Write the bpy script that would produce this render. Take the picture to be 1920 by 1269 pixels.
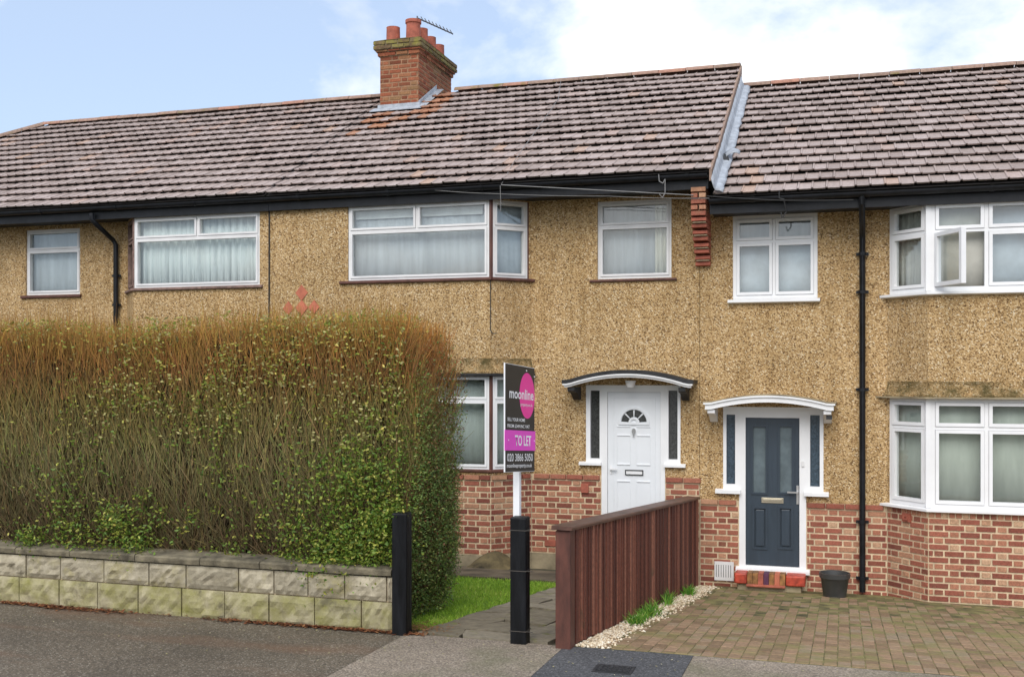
import bpy, bmesh, math, random
import numpy as np
from mathutils import Vector, Matrix
R = math.radians
random.seed(7); rng = np.random.default_rng(7)
scene = bpy.context.scene
for o in list(bpy.data.objects): bpy.data.objects.remove(o)
COL = scene.collection

# ------------------------------------------------------------------ camera
FPX, UC, VH, XV = 2001.0, 960.0, 700.0, 6460.0      # focal length in photo pixels, centre column, horizon row, facade vanishing point
TH = math.atan(FPX / XV); CT, ST = math.cos(TH), math.sin(TH); H = 2.24
cam = bpy.data.cameras.new('Camera'); camo = bpy.data.objects.new('Camera', cam); COL.objects.link(camo)
camo.location = (0, 0, H); camo.rotation_euler = (R(90), 0, TH)
cam.sensor_width = 36; cam.lens = 36 * FPX / 1920; cam.shift_y = (VH - 634.5) / 1920
cam.clip_end = 5000; scene.camera = camo

# ------------------------------------------------------------------ sky, sun, exposure
SUN_EL, SUN_AZ = R(46), R(178)        # azimuth clockwise from +Y
w = bpy.data.worlds.new('World'); scene.world = w; w.use_nodes = True
nt = w.node_tree; nt.nodes.clear()
def wn(t, **k):
    n = nt.nodes.new(t)
    for a, b in k.items(): setattr(n, a, b)
    return n
out = wn('ShaderNodeOutputWorld'); bg = wn('ShaderNodeBackground'); bg.inputs[1].default_value = 0.12
sky = wn('ShaderNodeTexSky', sky_type='NISHITA', sun_disc=False, sun_elevation=SUN_EL, sun_rotation=SUN_AZ)
sky.air_density = 1.0; sky.dust_density = 1.2; sky.ozone_density = 1.0
tc = wn('ShaderNodeTexCoord'); sep = wn('ShaderNodeSeparateXYZ'); nt.links.new(tc.outputs['Generated'], sep.inputs[0])
mx = wn('ShaderNodeMath', operation='MAXIMUM'); nt.links.new(sep.outputs[2], mx.inputs[0]); mx.inputs[1].default_value = 0.0
ad = wn('ShaderNodeMath', operation='ADD'); nt.links.new(mx.outputs[0], ad.inputs[0]); ad.inputs[1].default_value = 0.35
dv = wn('ShaderNodeVectorMath', operation='DIVIDE'); nt.links.new(tc.outputs['Generated'], dv.inputs[0])
cb = wn('ShaderNodeCombineXYZ')
for i in range(3): nt.links.new(ad.outputs[0], cb.inputs[i])
nt.links.new(cb.outputs[0], dv.inputs[1])
mp = wn('ShaderNodeMapping'); nt.links.new(dv.outputs[0], mp.inputs[0]); mp.inputs['Location'].default_value = (1.07, 0.35, 0.0)
n1 = wn('ShaderNodeTexNoise'); nt.links.new(mp.outputs[0], n1.inputs['Vector'])
n1.inputs['Scale'].default_value = 1.55; n1.inputs['Detail'].default_value = 9; n1.inputs['Roughness'].default_value = 0.56; n1.inputs['Distortion'].default_value = 0.25
cr = wn('ShaderNodeValToRGB'); nt.links.new(n1.outputs[0], cr.inputs[0])
cr.color_ramp.elements[0].position = 0.47; cr.color_ramp.elements[1].position = 0.60
n2 = wn('ShaderNodeTexNoise'); nt.links.new(mp.outputs[0], n2.inputs['Vector']); n2.inputs['Scale'].default_value = 3.2; n2.inputs['Detail'].default_value = 5
cr2 = wn('ShaderNodeValToRGB'); nt.links.new(n2.outputs[0], cr2.inputs[0])
cr2.color_ramp.elements[0].position = 0.3; cr2.color_ramp.elements[0].color = (4.1, 4.3, 4.8, 1)
cr2.color_ramp.elements[1].position = 0.62; cr2.color_ramp.elements[1].color = (6.2, 6.2, 6.25, 1)
# thin high veil that pales the blue
veil = wn('ShaderNodeMixRGB'); veil.inputs[0].default_value = 0.70; nt.links.new(sky.outputs[0], veil.inputs[1]); veil.inputs[2].default_value = (2.55, 3.1, 4.05, 1)
mixc = wn('ShaderNodeMixRGB'); nt.links.new(cr.outputs[0], mixc.inputs[0]); nt.links.new(veil.outputs[0], mixc.inputs[1]); nt.links.new(cr2.outputs[0], mixc.inputs[2])
nt.links.new(mixc.outputs[0], bg.inputs[0]); nt.links.new(bg.outputs[0], out.inputs[0])
sl = bpy.data.lights.new('Sun', 'SUN'); so = bpy.data.objects.new('Sun', sl); COL.objects.link(so)
sl.energy = 1.3; sl.angle = R(45); sl.color = (1.0, 0.95, 0.88)
sd = Vector((math.sin(SUN_AZ) * math.cos(SUN_EL), math.cos(SUN_AZ) * math.cos(SUN_EL), math.sin(SUN_EL)))
so.rotation_euler = sd.to_track_quat('Z', 'Y').to_euler()
vs = scene.view_settings; vs.view_transform = 'Standard'; vs.look = 'None'; vs.gamma = 1; vs.use_curve_mapping = False; vs.exposure = 0.98
scene.cycles.max_bounces = 6; scene.cycles.diffuse_bounces = 3; scene.cycles.transparent_max_bounces = 8

# ------------------------------------------------------------------ photo pixel -> place on a known plane
def k_(u): return CT + ST * (u - UC) / FPX
def PX(u, Y): return Y * (-ST + CT * (u - UC) / FPX) / k_(u)
def PZ(u, v, Y): return H - (v - VH) / FPX * Y / k_(u)
F, YB = 13.95, 13.51                   # main facade plane, bay plane
YE, YR, TP = 13.36, 17.5, math.tan(R(30))   # eaves, ridge, pitch
PITCH = R(30)
def ground_left(Y): return -0.07 * max(0, min(Y, 14.2) - 8.5)
def ground_right(Y): return -0.094 * max(0, min(Y, 14.2) - 8.5)

# ------------------------------------------------------------------ materials
MATS = {}
def newmat(name):
    m = bpy.data.materials.new(name); m.use_nodes = True; MATS[name] = m
    return m, m.node_tree, m.node_tree.nodes['Principled BSDF']
def N(t, typ, **k):
    n = t.nodes.new(typ)
    for a, b in k.items():
        if a in n.inputs: n.inputs[a].default_value = b
        else: setattr(n, a, b)
    return n
def ramp(t, src, stops, interp='LINEAR'):
    r = t.nodes.new('ShaderNodeValToRGB'); r.color_ramp.interpolation = interp
    e = r.color_ramp.elements
    while len(e) < len(stops): e.new(0.5)
    for x, (p, c) in zip(e, stops): x.position = p; x.color = (*c, 1)
    t.links.new(src, r.inputs[0]); return r
def mixc_(t, f, a, b, mode='MIX'):
    m = t.nodes.new('ShaderNodeMixRGB'); m.blend_type = mode
    for i, x in enumerate((f, a, b)):
        if isinstance(x, (int, float)): m.inputs[i].default_value = x
        elif isinstance(x, tuple): m.inputs[i].default_value = (*x, 1)
        else: t.links.new(x, m.inputs[i])
    return m.outputs[0]
def coords(t, scale=(1, 1, 1)):
    c = t.nodes.new('ShaderNodeNewGeometry'); m = t.nodes.new('ShaderNodeMapping'); m.inputs['Scale'].default_value = scale
    t.links.new(c.outputs['Position'], m.inputs[0]); return m.outputs[0]
def noise(t, vec, scale, detail=4, rough=0.55, dist=0.0):
    n = N(t, 'ShaderNodeTexNoise', Scale=scale, Detail=detail, Roughness=rough, Distortion=dist)
    t.links.new(vec, n.inputs['Vector']); return n.outputs[0]
def bump(t, b, h, strength=0.3, dist=0.01):
    n = N(t, 'ShaderNodeBump', Strength=strength, Distance=dist); t.links.new(h, n.inputs['Height']); t.links.new(n.outputs[0], b.inputs['Normal'])
def piece_random(t):
    """a number that differs for each piece, be it an object or an island of a joined mesh"""
    a = t.nodes.new('ShaderNodeObjectInfo'); g = t.nodes.new('ShaderNodeNewGeometry')
    m = N(t, 'ShaderNodeMath', operation='MULTIPLY_ADD'); t.links.new(g.outputs['Random Per Island'], m.inputs[0]); m.inputs[1].default_value = 7.31
    t.links.new(a.outputs['Random'], m.inputs[2])
    f = N(t, 'ShaderNodeMath', operation='FRACT'); t.links.new(m.outputs[0], f.inputs[0]); return f.outputs[0]
def simple(name, col, rough=0.6, var=0.12, scale=6, bmp=0.0, bscale=60, spec=0.5, stretch=(1, 1, 1), metal=0):
    m, t, b = newmat(name); v = coords(t, stretch); n = noise(t, v, scale, 6, 0.6)
    lo = tuple(max(0, c * (1 - 2 * var)) for c in col); hi = tuple(min(1, c * (1 + 1.4 * var)) for c in col)
    r = ramp(t, n, [(0.28, lo), (0.72, hi)]); t.links.new(r.outputs[0], b.inputs['Base Color'])
    b.inputs['Roughness'].default_value = rough; b.inputs['Specular IOR Level'].default_value = spec; b.inputs['Metallic'].default_value = metal
    if bmp: bump(t, b, noise(t, v, bscale, 4), bmp, 0.01)
    return m
def pieces_mat(name, stops, rough=0.8, grain=0.3, gscale=40, moss=None, bmp=0.3, spec=0.3, patch=None):
    m, t, b = newmat(name); v = coords(t)
    r = ramp(t, piece_random(t), stops); c = r.outputs[0]
    g = ramp(t, noise(t, v, gscale, 5, 0.65), [(0.3, (1 - grain,) * 3), (0.7, (1 + grain * 0.7,) * 3)])
    c = mixc_(t, 1.0, c, g.outputs[0], 'MULTIPLY')
    if patch:
        pr = ramp(t, noise(t, v, patch[1], 3), [(patch[2], (0, 0, 0)), (patch[3], (1, 1, 1))]); c = mixc_(t, pr.outputs[0], c, mixc_(t, 0.6, c, patch[0]))
    if moss:
        mr = ramp(t, noise(t, v, moss[1], 6, 0.65), [(moss[2], (0, 0, 0)), (moss[3], (1, 1, 1))]); c = mixc_(t, mr.outputs[0], c, moss[0])
    t.links.new(c, b.inputs['Base Color']); b.inputs['Roughness'].default_value = rough; b.inputs['Specular IOR Level'].default_value = spec
    if bmp: bump(t, b, noise(t, v, gscale * 2, 4), bmp, 0.006)
    return m
def attr_mat(name, rough=0.6, spec=0.3, trans=0.0):
    m, t, b = newmat(name); a = t.nodes.new('ShaderNodeAttribute'); a.attribute_name = 'tint'
    t.links.new(a.outputs['Color'], b.inputs['Base Color']); b.inputs['Roughness'].default_value = rough; b.inputs['Specular IOR Level'].default_value = spec
    if trans:
        tr = t.nodes.new('ShaderNodeBsdfTranslucent'); t.links.new(a.outputs['Color'], tr.inputs[0])
        ms = t.nodes.new('ShaderNodeMixShader'); ms.inputs[0].default_value = trans
        t.links.new(b.outputs[0], ms.inputs[1]); t.links.new(tr.outputs[0], ms.inputs[2]); t.links.new(ms.outputs[0], t.nodes['Material Output'].inputs[0])
    return m

def pebbledash(name, moss=None):
    m, t, b = newmat(name); v = coords(t)
    vo = N(t, 'ShaderNodeTexVoronoi', Scale=74.0); t.links.new(v, vo.inputs['Vector'])
    sp = t.nodes.new('ShaderNodeSeparateColor'); t.links.new(vo.outputs['Color'], sp.inputs[0])
    c = ramp(t, sp.outputs[0], [(0.0, (.12, .070, .032)), (0.13, (.29, .18, .082)), (0.40, (.48, .318, .150)), (0.75, (.585, .405, .20)), (0.93, (.69, .53, .32)), (1.0, (.80, .69, .50))]).outputs[0]
    big = ramp(t, noise(t, v, 0.9, 5, 0.6), [(0.3, (.82, .80, .76)), (0.7, (1.1, 1.08, 1.06))]).outputs[0]
    c = mixc_(t, 1, c, big, 'MULTIPLY')
    streak = ramp(t, noise(t, coords(t, (5, 5, .5)), 1.3, 5, 0.6), [(0.45, (1, 1, 1)), (0.78, (.74, .70, .62))]).outputs[0]
    c = mixc_(t, 1, c, streak, 'MULTIPLY')
    if moss:
        mr = ramp(t, noise(t, v, 4, 8, .7), [(moss[0], (0, 0, 0)), (moss[1], (1, 1, 1))]); c = mixc_(t, mr.outputs[0], c, (.075, .06, .02))
    t.links.new(c, b.inputs['Base Color']); b.inputs['Roughness'].default_value = 0.85; b.inputs['Specular IOR Level'].default_value = 0.25
    bump(t, b, vo.outputs['Distance'], 0.75, 0.012); return m
pebbledash('pebbledash'); pebbledash('mossy_pebbledash', (.34, .64))
simple('mossy_render', (.16, .125, .045), .9, .4, 9, .9, 70)
simple('mossy_cement', (.13, .10, .045), .9, .4, 5, .5, 40)
simple('cement', (.33, .27, .17), .9, .3, 3, .5, 40)
simple('old_mortar', (.33, .19, .11), .9, .2, 12, .4, 90)
simple('mortar', (.64, .50, .33), .9, .15, 12, .4, 90)
pieces_mat('brick', [(0, (.19, .060, .042)), (.2, (.27, .085, .056)), (.45, (.36, .122, .078)), (.7, (.31, .10, .066)), (.88, (.42, .18, .11)), (1, (.45, .25, .15))], .85, .35, 55, patch=((.24, .12, .07), 14, .5, .75))
pieces_mat('brick_header', [(0, (.21, .07, .046)), (.25, (.34, .125, .078)), (.5, (.43, .185, .112)), (.75, (.48, .255, .155)), (1, (.54, .35, .22))], .85, .35, 55, patch=((.30, .17, .10), 14, .5, .75))
pieces_mat('chimney_brick', [(0, (.17, .05, .025)), (.4, (.30, .09, .045)), (.75, (.36, .13, .065)), (1, (.30, .17, .08))], .9, .4, 40, patch=((.12, .08, .04), 5, .45, .75))
pieces_mat('chimney_cap_brick', [(0, (.10, .075, .04)), (.5, (.17, .11, .06)), (1, (.21, .17, .085))], .95, .4, 30, moss=((.26, .24, .05), 6, .45, .7))
pieces_mat('roof_tile', [(0, (.30, .238, .212)), (.3, (.355, .285, .255)), (.6, (.385, .31, .28)), (.88, (.43, .352, .322)), (.965, (.42, .315, .27)), (1, (.46, .32, .24))], .72, .22, 26, moss=((.10, .09, .07), 38, .66, .74), bmp=.25, spec=.4)
pieces_mat('roof_tile_rusty', [(0, (.34, .17, .10)), (.5, (.42, .20, .11)), (1, (.40, .25, .18))], .75, .3, 26, moss=((.10, .09, .07), 38, .66, .74), bmp=.25)
pieces_mat('ridge_tile', [(0, (.25, .17, .13)), (.5, (.32, .22, .17)), (.85, (.36, .22, .165)), (1, (.40, .20, .14))], .8, .3, 22, moss=((.19, .16, .03), 4.5, .56, .72))
simple('roof_underlay', (.045, .038, .035), .95)
simple('terracotta', (.40, .115, .07), .8, .2, 9, .3, 40)
simple('terracotta_panel', (.52, .16, .09), .8, .15, 9, .2, 40)
simple('lead', (.38, .41, .45), .5, .18, 9, .5, 25)
simple('black_gloss', (.011, .012, .015), .42, .3, 8, .05, spec=.3)
simple('black_matt', (.018, .018, .019), .6, .35, 8, .2)
simple('grey_plastic', (.052, .052, .050), .45, .15, 6)
simple('upvc', (.83, .83, .83), .30, .03, 3)
simple('upvc_old', (.74, .73, .72), .38, .06, 3)
simple('brown_timber', (.115, .045, .032), .55, .25, 12, .2, 50, stretch=(1, 1, .3))
simple('worn_timber', (.22, .14, .115), .75, .3, 14, .3, 50)
simple('door_white', (.78, .80, .82), .30, .02, 3)
simple('door_blue_grey', (.034, .050, .068), .38, .08, 20, .08, 120, stretch=(1, 1, .15))
simple('brass', (.52, .47, .36), .35, .1, 8, metal=.7)
simple('chrome', (.6, .6, .6), .3, .05, 8, metal=.8)
simple('interior', (.42, .42, .40), .9, .05, 2)
simple('red_tile', (.46, .062, .032), .5, .25, 16, .2)
simple('step_tile', (.30, .14, .045), .6, .4, 14)
simple('step_yellow', (.42, .27, .05), .6, .2, 14)
simple('step_purple', (.10, .03, .07), .6, .2, 14)
simple('step_green', (.05, .07, .04), .6, .2, 14)
simple('soil', (.055, .04, .026), .95, .3, 12, .8, 60)
simple('cable_black', (.02, .02, .02), .6)
simple('cable_pale', (.24, .235, .23), .5)
simple('aerial_metal', (.11, .11, .12), .5)
def glass(name, tint=(.96, .98, .975), k=.085):
    m, t, b = newmat(name); t.nodes.remove(b)
    tr = N(t, 'ShaderNodeBsdfTransparent'); tr.inputs[0].default_value = (*tint, 1)
    gl = N(t, 'ShaderNodeBsdfGlossy', Roughness=0.02); lw = N(t, 'ShaderNodeLayerWeight', Blend=0.5); p5 = N(t, 'ShaderNodeMath', operation='POWER'); t.links.new(lw.outputs['Facing'], p5.inputs[0]); p5.inputs[1].default_value = 5.0
    mu = N(t, 'ShaderNodeMath', operation='MULTIPLY_ADD'); mu.inputs[1].default_value = .9; mu.inputs[2].default_value = k; mu.use_clamp = True; t.links.new(p5.outputs[0], mu.inputs[0])
    v = coords(t); bp = N(t, 'ShaderNodeBump', Strength=0.03, Distance=0.02); t.links.new(noise(t, v, 2.5, 2), bp.inputs['Height']); t.links.new(bp.outputs[0], gl.inputs['Normal'])
    ms = t.nodes.new('ShaderNodeMixShader'); t.links.new(mu.outputs[0], ms.inputs[0]); t.links.new(tr.outputs[0], ms.inputs[1]); t.links.new(gl.outputs[0], ms.inputs[2])
    t.links.new(ms.outputs[0], t.nodes['Material Output'].inputs[0])
glass('glass')
def obscure(name, col, rough=.12):
    m, t, b = newmat(name); v = coords(t); n = noise(t, v, 45, 3); r = ramp(t, n, [(.3, tuple(c * .6 for c in col)), (.7, tuple(c * 1.4 for c in col))])
    t.links.new(r.outputs[0], b.inputs['Base Color']); b.inputs['Roughness'].default_value = rough; bump(t, b, n, .25, .01)
obscure('obscure_glass', (.06, .062, .06)); simple('door_glass', (.12, .155, .17), .25, .15, 6); obscure('sidelight_blue', (.05, .075, .10)); obscure('sidelight_blue_low', (.04, .07, .20))
def cloth(name, col, fold=(14, 1, .2)):
    m, t, b = newmat(name); n = noise(t, coords(t, fold), 2, 4); r = ramp(t, n, [(.3, tuple(c * .82 for c in col)), (.7, tuple(min(1, c * 1.12) for c in col))])
    t.links.new(r.outputs[0], b.inputs['Base Color']); b.inputs['Roughness'].default_value = .9; b.inputs['Specular IOR Level'].default_value = .1
cloth('white_curtain', (.80, .84, .82)); cloth('grey_net', (.58, .61, .64), (5, 1, .3)); cloth('cool_blind', (.62, .67, .72), (2, 1, 2)); cloth('green_blind', (.56, .59, .52), (3, 1, .6)); cloth('pale_blind', (.76, .78, .77), (2, 1, 2))
cloth('cream_curtain', (.80, .78, .68)); cloth('beige_blind', (.58, .57, .51), (2, 1, 2)); cloth('dusk_net', (.47, .51, .48), (5, 1, .3))
simple('stone', (.37, .335, .25), .9, .35, 7, .9, 26)
def stone_block(name, base, moss, lo, hi):
    m, t, b = newmat(name); v = coords(t); r = ramp(t, piece_random(t), [(0, tuple(c * .86 for c in base)), (1, tuple(c * 1.12 for c in base))])
    n = noise(t, v, 9, 7, .65); g = ramp(t, n, [(.3, (.62, .60, .56)), (.65, (1.15, 1.15, 1.15))]); c = mixc_(t, 1, r.outputs[0], g.outputs[0], 'MULTIPLY')
    mr = ramp(t, noise(t, v, 5, 6, .6), [(lo, (0, 0, 0)), (hi, (1, 1, 1))]); c = mixc_(t, mr.outputs[0], c, moss)
    dk = ramp(t, noise(t, v, 3.1, 6, .7), [(.58, (0, 0, 0)), (.70, (.8, .8, .8))]); c = mixc_(t, dk.outputs[0], c, (.12, .105, .07))
    t.links.new(c, b.inputs['Base Color']); b.inputs['Roughness'].default_value = .92; b.inputs['Specular IOR Level'].default_value = .2; bump(t, b, n, .9, .02)
stone_block('stone_upper', (.40, .355, .26), (.30, .26, .12), .52, .75)
stone_block('stone_lower', (.38, .34, .22), (.22, .21, .055), .38, .74)
simple('coping_stone', (.17, .145, .095), .95, .4, 6, .8, 30)
def asphalt(name, col, fleck, rough=.75, big=.2, tint=None):
    m, t, b = newmat(name); v = coords(t); fl = N(t, 'ShaderNodeTexVoronoi', Scale=95.0); t.links.new(v, fl.inputs['Vector'])
    sp = t.nodes.new('ShaderNodeSeparateColor'); t.links.new(fl.outputs['Color'], sp.inputs[0])
    c = ramp(t, sp.outputs[0], [(0, tuple(x * .55 for x in col)), (.5, col), (.88, tuple(x * 1.45 for x in col)), (.97, fleck)]).outputs[0]
    g = ramp(t, noise(t, v, 1.1, 6, .6), [(.3, (1 - big,) * 3), (.7, (1 + big,) * 3)]); c = mixc_(t, 1, c, g.outputs[0], 'MULTIPLY')
    if tint:
        mr = ramp(t, noise(t, coords(t, tint[1]), tint[2], 5), [(.5, (0, 0, 0)), (.72, (.6, .6, .6))]); c = mixc_(t, mr.outputs[0], c, tint[0])
    t.links.new(c, b.inputs['Base Color']); b.inputs['Roughness'].default_value = rough; bump(t, b, sp.outputs[1], .35, .006)
asphalt('tarmac', (.108, .086, .060), (.27, .24, .19), .7, .22, ((.17, .085, .045), (.5, 2.2, 1), .9))
asphalt('tarmac_light', (.225, .182, .136), (.36, .31, .25), .8, .14, ((.12, .12, .06), (1, 1.2, 1), 1.4))
asphalt('tarmac_dark', (.070, .070, .072), (.15, .15, .15), .75, .12)
asphalt('road', (.05, .05, .05), (.12, .12, .12))
simple('kerb', (.30, .29, .27), .9, .2, 5, .4)
simple('concrete_path', (.12, .095, .06), .9, .35, 3, .5, 40)
pieces_mat('slab', [(0, (.17, .145, .10)), (.5, (.215, .185, .135)), (1, (.26, .225, .165))], .85, .3, 14, moss=((.17, .18, .04), 5, .58, .74))
simple('joint_soil', (.07, .062, .035), .95, .3, 10, .5)
pieces_mat('paver', [(0, (.19, .125, .072)), (.35, (.25, .168, .098)), (.7, (.31, .20, .122)), (1, (.27, .205, .135))], .85, .28, 32, moss=((.19, .185, .06), 2.4, .48, .74))
simple('paver_joint', (.17, .15, .055), .95, .45, 5, .6)
pieces_mat('fence_wood', [(0, (.062, .016, .010)), (.4, (.115, .033, .020)), (.75, (.18, .058, .035)), (1, (.28, .115, .072))], .65, .35, 30, moss=((.045, .045, .022), 3.0, .62, .8), spec=.4)
simple('fence_post', (.10, .034, .022), .6, .3, 10, .3, 40, stretch=(1, 1, .3))
simple('fence_cap', (.105, .05, .035), .45, .3, 10, .2, 50, stretch=(1, .3, 1))
simple('lawn_soil', (.12, .20, .03), .95, .3, 12, .5)
simple('black_timber', (.007, .0075, .009), .5, .5, 14, .6, 40, stretch=(1, 1, .15), spec=.22)
simple('hedge_core', (.070, .050, .024), 1, .4, 22)  # dark brown of the inner shell, standing for shade deep between the twigs
simple('wire', (.07, .06, .05), .6)
attr_mat('twig', .75, .2); attr_mat('leaf', .45, .4, .25); attr_mat('blade', .6, .3, .25); attr_mat('pebbles', .8, .3); attr_mat('dead_leaf', .8, .2)
simple('sign_black', (.016, .016, .016), .4, .1, 3); simple('sign_pink', (.86, .045, .33), .4, .03, 3); simple('sign_magenta', (.80, .07, .56), .4, .03, 3); simple('sign_white', (.85, .85, .85), .4, .02, 3)
simple('iron', (.03, .03, .031), .6, .3, 20, .4)
simple('ground_far', (.10, .10, .07), .95, .3, 1)

# ------------------------------------------------------------------ object helpers
OFF = {}
def root(name, loc, label, cat, group=None):
    o = bpy.data.objects.new(name, None); COL.objects.link(o); o.location = loc; o.empty_display_size = .2
    OFF[o] = Vector(loc); o['label'] = label; o['category'] = cat
    if group: o['group'] = group
    return o
def tag(o, label, cat, group=None):
    o['label'] = label; o['category'] = cat
    if group: o['group'] = group
    return o
def link(name, me, parent=None, loc=(0, 0, 0)):
    o = bpy.data.objects.new(name, me); COL.objects.link(o)
    if parent is not None: o.parent = parent; OFF[o] = OFF[parent]; o.location = Vector(loc)
    else: OFF[o] = Vector((0, 0, 0)); o.location = loc
    return o
class Fr:
    """a wall frame: s along the wall, n outward, z up"""
    def __init__(self, x, y, ang=0.0, slope=0.0):
        self.o = Vector((x, y, 0)); self.a = ang; self.S = Vector((math.cos(ang), math.sin(ang), 0)); self.N = Vector((math.sin(ang), -math.cos(ang), 0)); self.slope = slope
    def p(self, s, n, z): return self.o + self.S * s + self.N * n + Vector((0, 0, z + self.slope * s))
W0 = Fr(0, 0); W0.N = Vector((0, 1, 0))         # plain world axes
class MB:
    def __init__(self, fr=W0): self.v = []; self.f = []; self.fr = fr
    def add(self, vs, fs):
        b = len(self.v); self.v += [self.fr.p(*p) for p in vs]; self.f += [tuple(b + i for i in f) for f in fs]; return self
    def box(self, s0, s1, n0, n1, z0, z1):
        return self.add([(s, n, z) for s in (s0, s1) for n in (n0, n1) for z in (z0, z1)], [(0, 1, 3, 2), (4, 6, 7, 5), (0, 4, 5, 1), (2, 3, 7, 6), (0, 2, 6, 4), (1, 5, 7, 3)])
    def holes(self, s0, s1, z0, z1, holes, n0, n1):
        ss = sorted({s0, s1} | {max(s0, min(s1, x)) for h in holes for x in h[:2]}); zs = sorted({z0, z1} | {max(z0, min(z1, x)) for h in holes for x in h[2:]})
        def solid(i, j):
            if i < 0 or j < 0 or i >= len(ss) - 1 or j >= len(zs) - 1: return False
            a, b = (ss[i] + ss[i + 1]) / 2, (zs[j] + zs[j + 1]) / 2
            return not any(h[0] < a < h[1] and h[2] < b < h[3] for h in holes)
        vs = []; ix = {}; fs = []
        def V(i, j, k):
            if (i, j, k) not in ix: ix[(i, j, k)] = len(vs); vs.append((ss[i], (n0, n1)[k], zs[j]))
            return ix[(i, j, k)]
        for i in range(len(ss) - 1):
            for j in range(len(zs) - 1):
                if not solid(i, j): continue
                fs.append((V(i, j, 1), V(i + 1, j, 1), V(i + 1, j + 1, 1), V(i, j + 1, 1))); fs.append((V(i, j, 0), V(i, j + 1, 0), V(i + 1, j + 1, 0), V(i + 1, j, 0)))
                if not solid(i - 1, j): fs.append((V(i, j, 0), V(i, j, 1), V(i, j + 1, 1), V(i, j + 1, 0)))
                if not solid(i + 1, j): fs.append((V(i + 1, j, 1), V(i + 1, j, 0), V(i + 1, j + 1, 0), V(i + 1, j + 1, 1)))
                if not solid(i, j - 1): fs.append((V(i, j, 0), V(i + 1, j, 0), V(i + 1, j, 1), V(i, j, 1)))
                if not solid(i, j + 1): fs.append((V(i, j + 1, 1), V(i + 1, j + 1, 1), V(i + 1, j + 1, 0), V(i, j + 1, 0)))
        return self.add(vs, fs)
    def prism(self, poly, axis, a, b):
        """axis 's': poly of (n,z); 'n': poly of (s,z); 'z': poly of (s,n)"""
        def P(q, t): return {'s': (t, q[0], q[1]), 'n': (q[0], t, q[1]), 'z': (q[0], q[1], t)}[axis]
        m = len(poly); vs = [P(q, a) for q in poly] + [P(q, b) for q in poly]
        return self.add(vs, [tuple(range(m)), tuple(range(2 * m - 1, m - 1, -1))] + [(i, (i + 1) % m, m + (i + 1) % m, m + i) for i in range(m)])
    def tube(self, pts, r, n=8, cap=True):
        pts = [Vector(p) for p in pts]; rings = []; vs = []; fs = []; up = None
        for i, p in enumerate(pts):
            d = (pts[min(i + 1, len(pts) - 1)] - pts[max(i - 1, 0)]).normalized()
            if up is None: up = Vector((0, 0, 1)) if abs(d.z) < .9 else Vector((1, 0, 0))
            x = d.cross(up).normalized(); up = x.cross(d).normalized(); rr = r[i] if isinstance(r, (list, tuple)) else r
            for k in range(n):
                a = 2 * math.pi * k / n; vs.append(tuple(p + x * (math.cos(a) * rr) + up * (math.sin(a) * rr)))
        for i in range(len(pts) - 1):
            for k in range(n): fs.append((i * n + k, i * n + (k + 1) % n, (i + 1) * n + (k + 1) % n, (i + 1) * n + k))
        if cap: fs += [tuple(range(n - 1, -1, -1)), tuple((len(pts) - 1) * n + k for k in range(n))]
        return self.add(vs, fs)
    def lathe(self, c, prof, n=24):
        vs = [(c[0] + math.cos(2 * math.pi * k / n) * r, c[1] + math.sin(2 * math.pi * k / n) * r, c[2] + z) for r, z in prof for k in range(n)]
        return self.add(vs, [(i * n + k, i * n + (k + 1) % n, (i + 1) * n + (k + 1) % n, (i + 1) * n + k) for i in range(len(prof) - 1) for k in range(n)])
    def build(self, name, mat, parent=None, smooth=False, bevel=0, origin=None):
        off = OFF[parent] if parent is not None else Vector(origin or (0, 0, 0))
        me = bpy.data.meshes.new(name); me.from_pydata([tuple(p - off) for p in self.v], [], self.f); me.validate()
        b = bmesh.new(); b.from_mesh(me); bmesh.ops.recalc_face_normals(b, faces=b.faces); b.to_mesh(me); b.free()
        me.materials.append(MATS[mat])
        if smooth:
            for p in me.polygons: p.use_smooth = True
        o = link(name, me, parent, (0, 0, 0) if parent is not None else off)
        if parent is None: OFF[o] = Vector(off)
        if smooth:
            try:
                me.set_sharp_from_angle(angle=R(40))
            except Exception: pass
        if bevel:
            md = o.modifiers.new('Bevel', 'BEVEL'); md.width = bevel; md.segments = 2; md.limit_method = 'ANGLE'
        return o
def struct(o): o['kind'] = 'structure'; return o
def stuff(o): o['kind'] = 'stuff'; return o

CAMP = Vector((0, 0, H))
def in_view(p, m=60):
    d = p - CAMP; x = d.x * CT + d.y * ST; z = -d.x * ST + d.y * CT
    if z < .1: return False
    u, v = UC + FPX * x / z, VH - FPX * d.z / z; return -m < u < 1920 + m and -m < v < 1269 + m
def pieces(parent, name, items, limit=300):
    """items: (mesh, Matrix). Those that show largest become objects; the rest one joined part."""
    off = OFF[parent]
    items = sorted(items, key=lambda it: (not in_view(it[1].translation), (it[1].translation - CAMP).length))
    for me, M in items[:limit]:
        o = bpy.data.objects.new(name, me); COL.objects.link(o); o.parent = parent; OFF[o] = off
        o.matrix_local = Matrix.Translation(-off) @ M
    rest = items[limit:]
    if rest:
        vs, fs, mi, mats = [], [], [], []
        for me, M in rest:
            b = len(vs); T = Matrix.Translation(-off) @ M; vs += [tuple(T @ v.co) for v in me.vertices]
            mt = me.materials[0]
            if mt not in mats: mats.append(mt)
            for p in me.polygons: fs.append(tuple(b + i for i in p.vertices)); mi.append(mats.index(mt))
        me = bpy.data.meshes.new(name + '_field'); me.from_pydata(vs, [], fs)
        for mt in mats: me.materials.append(mt)
        me.polygons.foreach_set('material_index', mi); stuff(link('more_' + name + 's', me, parent))
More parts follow.
